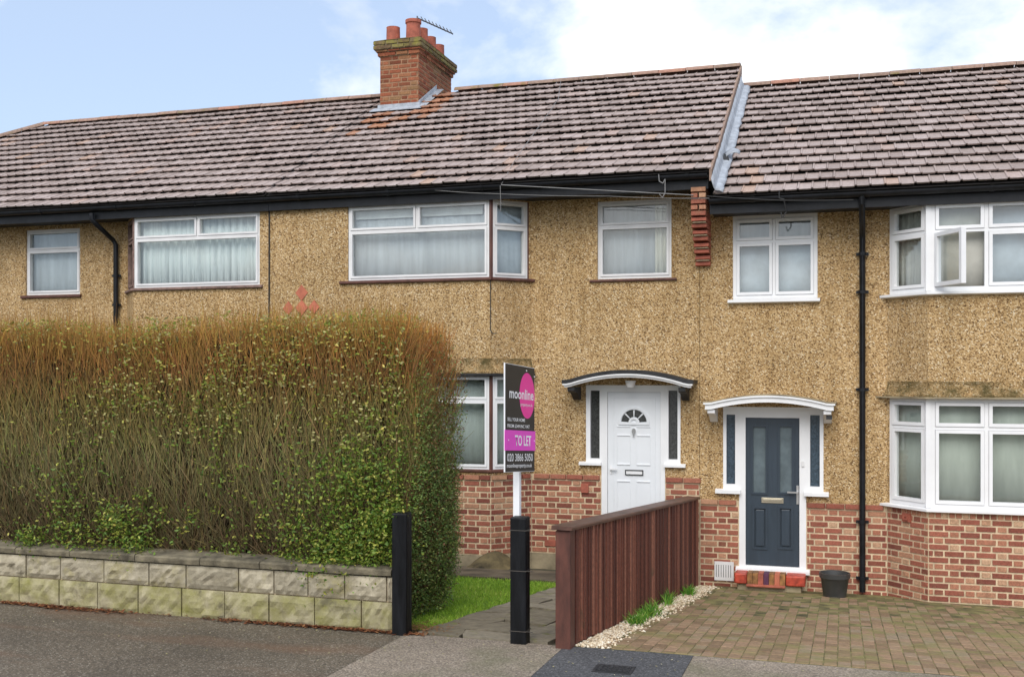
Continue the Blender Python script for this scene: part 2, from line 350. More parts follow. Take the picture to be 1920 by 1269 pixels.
def unit_block(name, mat, ch=.06, chz=.14, rough=0.0):
    """box 1x1x1: x along the wall, y into it (front at y=0), base at z=0; front edges chamfered"""
    v = [(0, .3, 0), (1, .3, 0), (1, .3, 1), (0, .3, 1), (ch, 0, chz), (1 - ch, 0, chz), (1 - ch, 0, 1 - chz), (ch, 0, 1 - chz), (0, 1, 0), (1, 1, 0), (1, 1, 1), (0, 1, 1)]
    v = [(a + random.uniform(-rough, rough) * (b < .5), b, c + random.uniform(-rough, rough) * (b < .5)) for a, b, c in v]
    f = [(4, 5, 6, 7), (0, 1, 5, 4), (1, 2, 6, 5), (2, 3, 7, 6), (3, 0, 4, 7), (0, 8, 9, 1), (1, 9, 10, 2), (2, 10, 11, 3), (3, 11, 8, 0)]
    me = bpy.data.meshes.new(name); me.from_pydata(v, [], f); me.materials.append(MATS[mat]); return me
BRK = [unit_block('brick', 'brick', .035, .10, .012) for _ in range(4)]; HDR = [unit_block('brick', 'brick_header', .06, .10, .018) for _ in range(4)]
CBR = [unit_block('brick', 'chimney_brick', .04, .12, .02) for _ in range(4)]
def blockM(fr, s, z, wd, ht, n=0.0, dp=.06):
    """place a unit block with its front at outward distance n"""
    p = fr.p(s, n, z); return Matrix.Translation(p) @ Matrix.Rotation(fr.a, 4, 'Z') @ Matrix.Diagonal((wd, dp, ht, 1))
CO, ST_, HD, J = .0762, .2286, .1143, .0135
def flemish(fr, s0, s1, z1, ncourse, holes=(), n=.006, st=BRK, hd=HDR, phase=0, dp=.06):
    """courses downward from z1"""
    res = []
    for i in range(ncourse):
        z = z1 - (i + 1) * CO; s = s0 - ((i + phase) % 2) * (ST_ * .75); j = 0
        while s < s1:
            wd = (ST_, HD)[j % 2]; a, b = max(s, s0), min(s + wd, s1)
            segs = [(a, b)]
            for h in holes:
                if h[2] < z + CO / 2 < h[3]:
                    nx = []
                    for a, b in segs:
                        if h[1] <= a or h[0] >= b: nx.append((a, b)); continue
                        if a < h[0]: nx.append((a, h[0]))
                        if b > h[1]: nx.append((h[1], b))
                    segs = nx
            for a, b in segs:
                if b - a > .03: res.append((random.choice((st, hd)[j % 2]), blockM(fr, a + J / 2, z + J / 2, b - a - J, CO - J, n + random.uniform(-.0015, .0025), dp)))
            s += wd; j += 1
    return res
def mesh_np(name, verts, faces, mat, parent=None, colors=None, per=None):
    """big mesh from arrays; faces (m,k); colors one per vertex"""
    me = bpy.data.meshes.new(name); nv = len(verts); m, kk = faces.shape
    me.vertices.add(nv); me.vertices.foreach_set('co', verts.astype(np.float32).ravel())
    me.loops.add(m * kk); me.loops.foreach_set('vertex_index', faces.astype(np.int32).ravel())
    me.polygons.add(m); me.polygons.foreach_set('loop_start', np.arange(0, m * kk, kk, dtype=np.int32)); me.polygons.foreach_set('loop_total', np.full(m, kk, dtype=np.int32))
    me.update(calc_edges=True)
    if colors is not None:
        a = me.attributes.new('tint', 'FLOAT_COLOR', 'POINT'); c = np.ones((nv, 4), np.float32); c[:, :3] = colors; a.data.foreach_set('color', c.ravel())
    me.materials.append(MATS[mat]); return link(name, me, parent)

# ------------------------------------------------------------------ GROUND
struct(MB().add([(-900, -900, -.72), (900, -900, -.72), (900, 900, -.72), (-900, 900, -.72)], [(0, 1, 2, 3)]).build('ground', 'ground_far'))
struct(MB().box(-60, 60, -1.5, 5.88, -.60, -.11).build('road', 'road'))
kb = struct(MB().box(-60, 60, 5.90, 6.0, -.6, -.02).build('kerb_bed', 'kerb'))
x = -14.0
km = None
while x < 8:
    if km is None: km = MB().box(0, .905, 5.87, 6.0, -.3, .008); o = km.build('kerb_stone', 'kerb', kb, bevel=.012); kme = o.data; o.location.x = x
    else:
        o = link('kerb_stone', kme, kb, (x, 0, 0)); md = o.modifiers.new('Bevel', 'BEVEL'); md.width = .012
    x += .915
PAVE_END = 8.52
struct(MB().box(-60, 60, 6.0, PAVE_END, -.5, 0).build('pavement', 'tarmac'))
def sheet(name, mat, poly, z): return struct(MB().prism(poly, 'z', z - .003, z).build(name, mat))
sheet('pavement_patch', 'tarmac_light', [(-3.68, 6.02), (-2.235, 6.02), (-2.18, PAVE_END - .02), (-3.58, PAVE_END - .02)], .005)
sheet('pavement_patch', 'tarmac_dark', [(-2.231, 6.02), (-1.15, 6.02), (-1.13, PAVE_END - .01), (-2.176, PAVE_END - .02)], .006)
sheet('pavement_patch', 'tarmac_light', [(-1.146, 6.02), (7, 6.02), (7, PAVE_END - .01), (-1.126, PAVE_END - .01)], .0055)
def fence_x(Y): return -2.15 + (Y - 8.5) * .34 / 5.45
# sloping garden beds: left (joint soil under path and lawn), right (drive bed)
Y0, Y1 = PAVE_END, 14.3
zl, zr = ground_left(Y1), ground_right(Y1)
struct(MB().add([(-16, Y0, -.03), (fence_x(Y0), Y0, -.03), (fence_x(Y1), Y1, zl - .03), (-16, Y1, zl - .03), (-16, Y0, -.7), (fence_x(Y0), Y0, -.7), (fence_x(Y1), Y1, -.71), (-16, Y1, -.71)], [(0, 1, 2, 3), (0, 4, 5, 1), (1, 5, 6, 2)]).build('garden_bed', 'joint_soil'))
drive = struct(MB().add([(fence_x(Y0) + .01, Y0, .0035), (7, Y0, .0035), (7, Y1, zr + .0035), (fence_x(Y1) + .01, Y1, zr + .0035)], [(0, 1, 2, 3)]).build('driveway', 'paver_joint'))
EDGE = lambda Y: -3.50 + (Y - 8.87) * .09          # lawn / path edge
def on_left(pts, dz=0.0): return [(x, y, ground_left(y) + dz) for x, y in pts]
lawn = struct(MB().add(on_left([(-10, 8.9), (EDGE(8.9), 8.9), (EDGE(12.3), 12.3), (-10, 12.3)], -.004), [(0, 1, 2, 3)]).build('lawn', 'lawn_soil'))
apron = MB(); pp = on_left([(-10, 12.34), (-2.0, 12.34), (-1.95, 13.3), (-10, 13.3)], .03)
apron.add(pp + [(a, b, c - .2) for a, b, c in pp], [(0, 1, 2, 3), (0, 4, 5, 1)]); struct(apron.build('concrete_apron', 'concrete_path'))
# rough cement ramp against the bay plinth
# crazy-paving path
path = struct(MB().add(on_left([(EDGE(8.53), 8.53), (fence_x(8.53) - .12, 8.53), (fence_x(13.4) - .1, 13.4), (EDGE(13.4), 13.4)], -.02), [(0, 1, 2, 3)]).build('path', 'joint_soil'))
rows_, cols_ = 9, 3
gp = {}
for i in range(rows_ + 1):
    for j in range(cols_ + 1):
        y = 8.56 + (12.32 - 8.56) * i / rows_; e0, e1 = EDGE(y) + .02, fence_x(y) - .20
        xx = e0 + (e1 - e0) * j / cols_
        if 0 < j < cols_: xx += random.uniform(-.13, .13)
        if 0 < i < rows_: y += random.uniform(-.10, .10)
        gp[i, j] = Vector((xx, y, 0))
for i in range(rows_):
    for j in range(cols_):
        q = [gp[i, j], gp[i, j + 1], gp[i + 1, j + 1], gp[i + 1, j]]; c = sum(q, Vector()) / 4
        pts = []
        for a in range(4):
            p, nx = q[a], q[(a + 1) % 4]; pts.append(c + (p - c) * .97 + Vector((random.uniform(-.02, .02), random.uniform(-.02, .02), 0)) * .6)
            m = (p + nx) / 2; pts.append(c + (m - c) * .955 + Vector((random.uniform(-.03, .03), random.uniform(-.03, .03), 0)))
        tz = random.uniform(-.006, .008); ta, tb = random.uniform(-.02, .02), random.uniform(-.02, .02)
        top = [(p.x, p.y, ground_left(p.y) + .012 + tz + ta * (p.x - c.x) + tb * (p.y - c.y)) for p in pts]
        mb = MB(); n = len(top); mb.add(top + [(a, b, c_ - .05) for a, b, c_ in top], [tuple(range(n))] + [(k, (k + 1) % n, n + (k + 1) % n, n + k) for k in range(n)])
        mb.build('paving_slab', 'slab', path)
# block paving, columns running towards the house
PAV = []
for _ in range(3):
    me = unit_block('paver', 'paver', .05, .04, .010); PAV.append(me)
items = []; pang = math.atan(.094); X = -2.12; ci = 0
PW, PL = .104, .205
while X < 5.2:
    y = 8.535 - (PL / 2 if ci % 2 else 0)
    while y < 13.9:
        a, b = max(y, 8.53), min(y + PL, 13.9)
        if b - a > .05 and X > fence_x((a + b) / 2) + .20:
            z = ground_right(a) - .006 + random.uniform(-.002, .003)
            M = Matrix.Translation((X + .004, a + .004, z)) @ Matrix.Rotation(-pang + random.uniform(-.004, .004), 4, 'X') @ Matrix.Diagonal((PW - .005, b - a - .010, .016, 1)) @ Matrix(((1, 0, 0, 0), (0, 0, 1, 0), (0, -1, 0, 1), (0, 0, 0, 1)))
            items.append((random.choice(PAV), M))
        y += PL
    X += PW; ci += 1
pieces(drive, 'paver', items, 300)

# ------------------------------------------------------------------ HOUSES
XP1, XP2 = -7.80, PX(1312, F)
XL, XC2 = PX(250, YB), PX(920, YB)          # ends of the shared bay front
D = F - YB
Fm, Fb = Fr(0, F), Fr(0, YB)
FcR = Fr(XC2, YB, R(45)); CL = D * math.sqrt(2)                # house 2 right-hand cant
FcL = Fr(XL - D, F, R(-45))                                  # house 1 left-hand cant
XA3 = PX(1664, F); XC3 = XA3 + D; Fc3 = Fr(XA3, F, R(-45))   # house 3 left-hand cant
XD3 = XC3 + 2.55; Fd3 = Fr(XD3, YB, R(45))
ZE2 = PZ(1120, 333, YE); ZE3 = PZ(1650, 354.5, YE)              # tile edge at the eaves
h1 = root('terraced_house', ((-15.5 + XP1) / 2, F, -.5), 'pebbledashed house at the left of the terrace, with a hipped roof end and white curtains', 'house', 'houses of the terrace')
h2 = root('terraced_house', ((XP1 + XP2) / 2, F, -.5), 'middle pebbledashed house with the brick chimney and white front door', 'house', 'houses of the terrace')
h3 = root('terraced_house', ((XP2 + 5) / 2, F, -.8), 'pebbledashed house at the right with the dark blue-grey front door and lower roof', 'house', 'houses of the terrace')

# --- generic window: frame (part) > pane, sash, sill (sub-parts)
def window(house, fr, s0, s1, z0, z1, lights, mat='upvc_old', n=0.0, sw=.032, sill=None, sillmat='brown_timber', sub=None, dp=.07, opened=(), name='window', lab=None):
    f = MB(fr).holes(s0, s1, z0, z1, lights, n - dp, n).build(name, mat, house)
    if lab: f['label'] = lab
    for i, (a, b, c, d) in enumerate(lights):
        if i in opened: continue
        MB(fr).holes(a + .003, b - .003, c + .003, d - .003, [(a + sw, b - sw, c + sw, d - sw)], n - dp + .01, n + .012).build('sash', mat, f)
        MB(fr).box(a + sw - .004, b - sw + .004, n - .035, n - .028, c + sw - .004, d - sw + .004).build('pane', 'glass', f)
    if sub:   # timber sub-frame round the unit
        sm, t = sub; MB(fr).holes(s0 - t, s1 + t, z0 - .001, z1 + t, [(s0, s1, z0 - .01, z1)], n - dp - .02, n + .006).build('timber_surround', sm, f)
    if sill:
        l, r, hh, pr = sill; mb = MB(fr); mb.prism([(n - dp, z0), (n - dp, z0 - hh - .02), (n + pr - .015, z0 - hh), (n + pr, z0 - hh + .008), (n + pr, z0 - .010), (n + .013, z0)], 's', s0 - l, s1 + r); mb.build('sill', sillmat, f)
    return f
def room(house, x0, x1, z0, z1, yb):
    m = MB().box(x0 + .12, x1 - .12, F + 3.4, F + 3.5, z0, z1)
    zm = (z0 + z1) / 2
    for z in (z0, zm + .0, z1): m.box(x0 + .12, x1 - .12, F + .14, F + 3.4, z, z + .06)
    for x in (x0 + .06, x1 - .12): m.box(x, x + .06, F + .14, F + 3.45, z0 + .06, z1)
    m.build('interior', 'interior', house)
# pixel-derived z levels
def zz(u, v, Y=F): return PZ(u, v, Y)
zb2 = zz(1065, 889); zb3 = zz(1400, 938)           # tops of the brick plinths
ZT2, ZT3 = ZE2 - .02, ZE3 - .02                    # tops of walls
ZG2, ZG3 = -.55, -.75

# house 1 wall
w1 = dict(s0=PX(48, F), s1=PX(150, F), z0=zz(100, 552.5), z1=zz(100, 429.5))
w2 = dict(s0=XL + .012, s1=PX(487, YB), z0=zz(370, 537, YB), z1=zz(370, 403, YB))
mb = MB(Fm); mb.holes(-16.2, XL - D, zb2, ZT2, [(w1['s0'], w1['s1'], w1['z0'], w1['z1'])], -.14, 0)
mb.fr = FcL; zc0, zc1 = w2['z0'] - .0, w2['z1']; mb.holes(0, CL, zb2, ZT2, [(.05, CL, zc0, zc1)], -.14, 0)
mb.fr = Fb; mb.holes(XL, XP1 - .004, zb2, ZT2, [(w2['s0'] - .012, w2['s1'], w2['z0'], w2['z1'])], -.14, 0)
wall1 = mb.build('wall', 'pebbledash', h1)
zt = zz(100, 468.5); g = .012
window(h1, Fm, **w1, lights=[(w1['s0'] + .035, w1['s1'] - .035, w1['z0'] + .035, zt - .012), (w1['s0'] + .035, w1['s1'] - .035, zt + .012, w1['z1'] - .035)], n=-.03, sill=(.07, .03, .05, .07), lab='small square window')
zt = zz(370, 444, YB); xm = PX(369.5, YB)
window(h1, Fb, **w2, lights=[(w2['s0'] + .03, w2['s1'] - .03, w2['z0'] + .03, zt - .01), (w2['s0'] + .03, xm - .012, zt + .012, w2['z1'] - .03), (xm + .012, w2['s1'] - .03, zt + .012, w2['z1'] - .03)], n=-.01, sill=(.03, .05, .045, .05), sillmat='worn_timber', sub=('worn_timber', .022))
window(h1, FcL, .05, CL - .02, w2['z0'], w2['z1'], [(.09, CL - .07, w2['z0'] + .03, zt - .01), (.09, CL - .07, zt + .01, w2['z1'] - .03)], mat='worn_timber', n=-.01, sill=(.05, 0, .045, .05), sillmat='worn_timber')
MB(Fm).box(-16.2, XL - D, -.2, 0, ZG2, zb2 - .002).build('plinth', 'brick', h1)
m = MB(Fb).box(XL, XP1 - .004, -.2, 0, ZG2, zb2 - .002); m.fr = FcL; m.box(0, CL, -.2, 0, ZG2, zb2 - .002); m.build('bay_plinth', 'brick', h1)
room(h1, -16.2, XP1, -.5, ZT2, YB)

# house 2 wall
w3 = dict(s0=PX(653, YB), s1=PX(917, YB), z0=zz(785, 523, YB), z1=zz(785, 380.5, YB))
w8 = dict(s0=w3['s0'], s1=w3['s1'], z0=zz(880, 879, YB), z1=zz(880, 703, YB))
w4 = dict(s0=PX(1120, F), s1=PX(1259, F), z0=zz(1190, 522), z1=zz(1190, 375))
# door 2
dx0, dx1 = PX(1128, F), PX(1247, F); dz1 = zz(1188, 722); dfl = dz1 - 2.13
sx0, sx1 = PX(1099, F), PX(1276, F); sz0 = zz(1110, 865)
doorhole = [(sx0, sx1, sz0, dz1), (dx0, dx1, dfl, sz0 + .01)]
mb = MB(Fb); mb.holes(XP1 + .004, XC2, zb2, ZT2, [(w3['s0'], XC2, w3['z0'], w3['z1']), (w8['s0'], XC2, w8['z0'], w8['z1'])], -.14, 0)
mb.fr = FcR; mb.holes(0, CL, zb2, ZT2, [(0, CL - .04, w3['z0'], w3['z1']), (0, CL - .04, w8['z0'], w8['z1'])], -.14, 0)
mb.fr = Fm; mb.holes(XC2 + D, XP2 - .003, zb2, ZT2, [tuple(w4[k] for k in ('s0', 's1', 'z0', 'z1'))] + doorhole, -.14, 0)
wall2 = mb.build('wall', 'pebbledash', h2)
# dark settlement joint with the render bead between house 1 and 2
MB(Fb).box(XP1 - .0035, XP1 + .0035, -.1, -.01, ZG2, ZT2).build('party_joint', 'black_matt', h1)
zt = zz(785, 429, YB); xm = PX(781, YB)
f3 = window(h2, Fb, **w3, lights=[(w3['s0'] + .03, w3['s1'] - .03, w3['z0'] + .03, zt - .012), (w3['s0'] + .03, xm - .015, zt + .012, w3['z1'] - .03), (xm + .015, w3['s1'] - .03, zt + .012, w3['z1'] - .03)], n=-.01, sill=(.12, .045, .045, .055), sub=('brown_timber', .03), lab='upper bay window with brown timber surround')
window(h2, FcR, .035, CL - .06, w3['z0'], w3['z1'], [(.065, CL - .09, w3['z0'] + .03, zt - .012), (.065, CL - .09, zt + .012, w3['z1'] - .03)], n=-.01, sill=(.03, .09, .045, .055), sub=('brown_timber', .03))
zt = zz(880, 750, YB)
f8 = window(h2, Fb, **w8, lights=[(w8['s0'] + .03, w8['s1'] - .03, w8['z0'] + .03, zt - .012), (w8['s0'] + .03, xm - .015, zt + .012, w8['z1'] - .03), (xm + .015, w8['s1'] - .03, zt + .012, w8['z1'] - .03)], mat='upvc', n=-.01, sill=(.1, .045, .04, .045), sub=('brown_timber', .03), lab='lower bay window')
window(h2, FcR, .035, CL - .06, w8['z0'], w8['z1'], [(.065, CL - .09, w8['z0'] + .03, zt - .012), (.065, CL - .09, zt + .012, w8['z1'] - .03)], mat='upvc', n=-.01, sill=(.03, .09, .04, .045), sub=('brown_timber', .03))
zt = zz(1190, 422)
window(h2, Fm, **w4, lights=[(w4['s0'] + .035, w4['s1'] - .035, w4['z0'] + .035, zt - .012), (w4['s0'] + .035, w4['s1'] - .035, zt + .012, w4['z1'] - .035)], n=-.03, sill=(.1, .07, .04, .065), sub=('brown_timber', .03), lab='single window above the front door')
# flared bell-cast hood over the lower bay window, mossy
def hood(house, frs, zlow, rise, out_, mat='mossy_pebbledash'):
    mb = MB()
    for fr, a, b, ma, mb_ in frs:
        mb.fr = fr; nseg = 5; prof = [(.002, rise)] + [(out_ * (t ** 2.2), rise * (1 - t)) for t in [(i + 1) / nseg for i in range(nseg)]] + [(out_, -.02), (.0, -.02)]
        m = len(prof); vs = []
        for q in prof: vs.append((a + ma * q[0], q[0], zlow + q[1]))
        for q in prof: vs.append((b + mb_ * q[0], q[0], zlow + q[1]))
        mb.add(vs, [tuple(range(m)), tuple(range(2 * m - 1, m - 1, -1))] + [(i, (i + 1) % m, m + (i + 1) % m, m + i) for i in range(m)])
    o = mb.build('window_hood', mat, house); return o
T8 = math.tan(R(22.5))
zh = zz(880, 697, YB)
hd2 = hood(h2, [(Fb, w8['s0'] - .25, XC2, 0, T8), (FcR, 0, CL, -T8, 0)], zh, .18, .085)
m = MB(Fb).prism([(.0, zh - .02), (.105, zh - .02), (.105, zh - .045), (0, zh - .06)], 's', w8['s0'] - .26, XC2 + .04); m.fr = FcR; m.prism([(.0, zh - .021), (.105, zh - .021), (.105, zh - .046), (0, zh - .061)], 's', -.04, CL); m.build('drip_board', 'black_matt', hd2)

# brick plinth of house 2: mortar backing, brick by brick
NC = 14
zmort = zb2 - NC * CO
m = MB(Fb).box(XP1 + .004, XC2, -.2, -.002, ZG2, zb2 - .002); m.fr = FcR; m.box(0, CL, -.2, -.002, ZG2, zb2 - .002); m.fr = Fm
m.holes(XC2 + D, XP2 - .003, ZG2, zb2 - .002, [(dx0, dx1, dfl, 3)], -.2, -.002)
pl2 = m.build('brick_plinth', 'mortar', h2)
it = flemish(Fb, -5.55, XC2, zb2 - CO, NC - 1) + flemish(FcR, 0, CL, zb2 - CO, NC - 1, phase=1) + flemish(Fm, XC2 + D, XP2 - .003, zb2 - CO, NC - 1, [(dx0 - .005, dx1 + .005, -1, 3)])
pieces(pl2, 'brick', it)
def coping(fr, s0, s1, ztop, parent, holes=()):
    s = s0; res = []
    while s < s1 - .04:
        b = min(s + .23, s1)
        if not any(h[0] < (s + b) / 2 < h[1] for h in holes): res.append((random.choice(BRK), blockM(fr, s + .004, ztop - .066, b - s - .006, .062, .028, .1)))
        s = b
    pieces(parent, 'coping_brick', res)
coping(Fm, XC2 + D + .03, dx0 - .005, zb2, pl2); coping(Fm, dx1 + .005, XP2 + .02, zb2, pl2)
coping(Fb, -5.55, XC2, zb2, pl2); coping(FcR, .01, CL - .02, zb2, pl2)
m = MB(Fb).box(XP1, XC2 + .01, -.1, .03, ZG2, zmort); m.fr = FcR; m.box(-.012, CL - .01, -.1, .032, ZG2, zmort - .002); m.fr = Fm; m.box(XC2 + D, dx0 - .2, -.1, .028, ZG2, zmort - .004)
m.build('rendered_footing', 'cement', pl2)
MB(Fm).box(PX(1090, F), PX(1104, F), 0, .03, zz(1097, 923), zz(1097, 906)).build('terracotta_vent', 'terracotta', pl2)
MB(Fb).box(PX(841, YB), PX(857, YB), .004, .016, zz(848, 1017, YB), zz(848, 1006, YB)).build('air_vent', 'black_matt', pl2)
MB(Fm).box(PX(1022, F), PX(1047, F), .002, .02, zz(1035, 1023), zz(1035, 1012)).build('air_brick', 'terracotta', pl2)
room(h2, XP1, XP2, -.45, ZT2, YB)
# four terracotta diamonds set in the render
for (u, v, r) in ((566, 549, 13), (541, 578, 11.5), (566, 577, 13), (589, 576, 11.5)):
    x, z = PX(u, YB), zz(u, v, YB); a = r / 128.0
    MB(Fb).prism([(x - a * .95, z), (x, z - a * 1.1), (x + a * .95, z), (x, z + a * 1.1)], 'n', -.02, .012).build('diamond_tile', 'terracotta_panel', wall2)

# --- front door of house 2
def door2():
    lx0, lx1 = PX(1139, F), PX(1238.5, F); lz1 = zz(1188, 735)
    fr = MB(Fm).holes(sx0, sx1, dfl, dz1, [(sx0 - 1, dx0, -5, sz0), (dx1, sx1 + 1, -5, sz0), (lx0, lx1, dfl + .05, lz1), (PX(1107, F), PX(1124.5, F), zz(1116, 859), zz(1116, 732)), (PX(1253.5, F), PX(1270.5, F), zz(1262, 861), zz(1262, 732))], -.09, .008).build('front_door', 'upvc', h2)
    fr['label'] = 'white panelled front door with fanlight'
    for a, b, u in ((1107, 1124.5, 1116), (1253.5, 1270.5, 1262)): MB(Fm).box(PX(a, F) - .004, PX(b, F) + .004, -.05, -.04, zz(u, 862), zz(u, 730)).build('sidelight_pane', 'obscure_glass', fr)
    for a, b, u in ((1087, 1128, 1107), (1246, 1286, 1266)): MB(Fm).prism([(-.06, sz0), (-.06, sz0 - .05), (.06, sz0 - .045), (.06, sz0 - .012), (.009, sz0)], 's', PX(a, F), PX(b, F)).build('sidelight_sill', 'upvc', fr)
    MB(Fm).box(lx0 + .004, lx1 - .004, -.06, -.012, dfl + .05, lz1 - .004).build('door_leaf', 'door_white', fr)
    ml = MB(Fm); cx = (lx0 + lx1) / 2
    a, b, t = PX(1150, F), PX(1229, F), zz(1188, 745)
    ml.holes(a, b, dfl + .09, t, [(a + .008, b - .008, dfl + .098, t - .008)], -.013, -.005)
    for v in (799.5, 816, 870.5, 902):
        z = zz(1188, v)
        for q0, q1 in ((1157, 1181.5), (1193.5, 1219)): ml.prism([(-.013, z - .014), (-.002, z - .008), (-.002, z + .004), (-.013, z + .010)], 's', PX(q0, F), PX(q1, F))
    for q0, q1 in ((1157, 1181.5), (1193.5, 1219)):
        for x in (PX(q0, F), PX(q1, F)):
            ml.box(x - .004, x + .004, -.013, -.006, zz(1188, 870), zz(1188, 816)); ml.box(x - .004, x + .004, -.013, -.006, dfl + .15, zz(1188, 902))
    ml.build('panel_moulding', 'door_white', fr)
    zc = zz(1188, 792); ro, ri, n = .175, .062, 24
    mb = MB(Fm)
    for i in range(n):   # arch ring
        a0, a1 = math.pi * i / n, math.pi * (i + 1) / n
        for r0, r1, d in ((ro, ro + .03, .006), (ri - .02, ri, .006)):
            mb.prism([(cx + r0 * math.cos(a0), zc + r0 * math.sin(a0)), (cx + r1 * math.cos(a0), zc + r1 * math.sin(a0)), (cx + r1 * math.cos(a1), zc + r1 * math.sin(a1)), (cx + r0 * math.cos(a1), zc + r0 * math.sin(a1))], 'n', -.013, d)
    mb.box(cx - ro - .03, cx + ro + .03, -.013, .005, zc - .03, zc); mb.build('fanlight_frame', 'door_white', fr)
    for i in range(4):
        a0, a1 = math.pi * i / 4 + .07, math.pi * (i + 1) / 4 - .07
        ar = [(a0 + (a1 - a0) * q / 6) for q in range(7)]
        MB(Fm).prism([(cx + (ri + .012) * math.cos(a), zc + (ri + .012) * math.sin(a)) for a in ar] + [(cx + (ro - .006) * math.cos(a), zc + (ro - .006) * math.sin(a)) for a in reversed(ar)], 'n', -.013, -.0085).build('fanlight_pane', 'obscure_glass', fr)
    kn = MB(Fm); z = zz(1188, 808); kn.prism([(cx + .026 * math.cos(a), z + .04 * math.sin(a)) for a in [i * math.pi / 6 for i in range(12)]], 'n', -.013, .012); kn.prism([(cx - .014, z - .03), (cx + .014, z - .03), (cx, z - .085)], 'n', -.013, .016); kn.build('knocker', 'chrome', fr)
    za, zb = zz(1188, 890.5), zz(1188, 880.5); a, b = PX(1172, F), PX(1206, F)
    lb = MB(Fm).holes(a, b, za, zb, [(a + .012, b - .012, za + .012, zb - .012)], -.013, .004).build('letterbox', 'iron', fr); MB(Fm).box(a + .012, b - .012, -.013, -.004, za + .012, zb - .012).build('letterbox_flap', 'upvc', fr)
    hx = PX(1142.5, F) + .02; m = MB(Fm).box(hx - .012, hx + .012, -.013, -.004, zz(1142, 888), zz(1142, 872)); m.box(hx - .01, hx + .085, .02, .034, zz(1142, 880), zz(1142, 877)); m.box(hx - .008, hx + .008, -.01, .03, zz(1142, 880), zz(1142, 877)); m.build('handle', 'upvc', fr)
    MB(Fm).box(dx0 - .05, dx1 + .05, .009, .26, -.5, dfl - .01).build('doorstep', 'cement', fr)
    MB(Fm).prism([(-.09, dfl - .002), (.05, dfl - .002), (.05, dfl + .025), (.010, dfl + .05), (-.09, dfl + .05)], 's', dx0 + .005, dx1 - .005).build('threshold', 'upvc', fr)
door2()
# --- arched door canopies
def canopy(house, cu, yfront, uL, uR, vend, vpeak, mats, thick, brk, lab, ends=.10, trimh=.06):
    xl, xr = PX(uL, yfront), PX(uR, yfront); pr = F - yfront; ze, zp = zz((uL + uR) / 2, vend, yfront), zz((uL + uR) / 2, vpeak, yfront)
    n = 28; rise = zp - ze; ts = [i / n for i in range(n + 1)]
    def zc(t):
        q = abs(2 * t - 1); fl = 1 - ends
        return 0 if q > fl else rise * (1 - (q / fl) ** 2.0) * (1 if q < fl * .9 else 1)
    xs = [xl + (xr - xl) * t for t in ts]
    def band(name, mat, n0, n1, lo, hi, par, inset=0.0):
        mb = MB(Fm); pts = [(x + (inset if i == 0 else -inset if i == n else 0), ze + zc(t)) for i, (x, t) in enumerate(zip(xs, ts))]
        vs = []
        for d in (n0, n1):
            for o_ in (lo, hi): vs += [(x, d, z + o_) for x, z in pts]
        q = n + 1; fs = []
        for i in range(n):
            a, b, c, d = i, q + i, 2 * q + i, 3 * q + i
            fs += [(a, a + 1, b + 1, b), (c, d, d + 1, c + 1), (a, c, c + 1, a + 1), (b, b + 1, d + 1, d)]
        for i in (0, n): fs.append((i, q + i, 3 * q + i, 2 * q + i))
        mb.add(vs, fs); return mb.build(name, mat, par, smooth=False)
    top = band('canopy', mats[0], 0.004, pr, -thick, 0, house); top['label'] = lab
    band('fascia_trim', mats[1], pr - .05, pr - .012, -thick - trimh, -thick - .001, top, .03)
    band('fascia_bead', mats[1], pr - .049, pr + .008, -thick - .022, -thick - .0012, top, .012)
    band('soffit', mats[3], .006, pr - .051, -thick - .018, -thick - .0015, top, .05)
    for sgn, x in ((1, brk[0]), (-1, brk[1])):
        zb = ze - thick - trimh + .0; poly = [(.0, zb), (pr - .04, zb), (pr - .04, zb - .045), (pr - .07, zb - .06), (pr * .55, zb - .075), (pr * .32, zb - .12), (.07, zb - .165), (0, zb - .175)]
        MB(Fm).prism(poly, 's', x - .045, x + .045).build('bracket', mats[2], top)
    return top
canopy(h2, 1188, F - .42, 1053, 1300, 712, 693, ('black_matt', 'upvc_old', 'black_matt', 'upvc_old'), .05, (PX(1090, F) - .05, PX(1282, F) + .03), 'black arched canopy with a white edge', trimh=.048)
lp = MB(); cx = PX(1188, F); lp.lathe((cx, F - .22, zz(1188, 719) + .02), [(.0, -.075), (.04, -.07), (.06, -.045), (.062, -.01), (.07, 0), (.07, .02), (0, .02)], 16); lp.build('porch_lamp', 'upvc_old', h2, smooth=True)

# --- house 3
w5 = dict(s0=PX(1374, F), s1=PX(1533, F), z0=zz(1453, 560), z1=zz(1453, 402))
w6z0, w6z1 = zz(1800, 545, YB), zz(1800, 375, YB); w7z0, w7z1 = zz(1800, 954, YB), zz(1800, 747, YB)
ex0, ex1 = PX(1386, F), PX(1511.5, F); ez1 = zz(1450, 763); efl = zz(1450, 1072)
tx0, tx1 = PX(1356, F), PX(1544, F); tz0 = zz(1365, 916)
dh3 = [(tx0, tx1, tz0, ez1), (ex0, ex1, efl, tz0 + .01)]
mb = MB(Fm); mb.holes(XP2 + .003, XA3, zb3, ZT3, [tuple(w5[k] for k in ('s0', 's1', 'z0', 'z1'))] + dh3, -.14, 0)
mb.fr = Fc3; hs = [(.03, CL, w6z0, w6z1), (.03, CL, w7z0, w7z1)]; mb.holes(0, CL, zb3, ZT3, hs, -.14, 0)
mb.fr = Fb; mb.holes(XC3, XD3, zb3, ZT3, [(XC3, XD3, w6z0, w6z1), (XC3, XD3, w7z0, w7z1)], -.14, 0)
mb.fr = Fd3; mb.holes(0, CL, zb3, ZT3, [(0, CL - .03, w6z0, w6z1), (0, CL - .03, w7z0, w7z1)], -.14, 0)
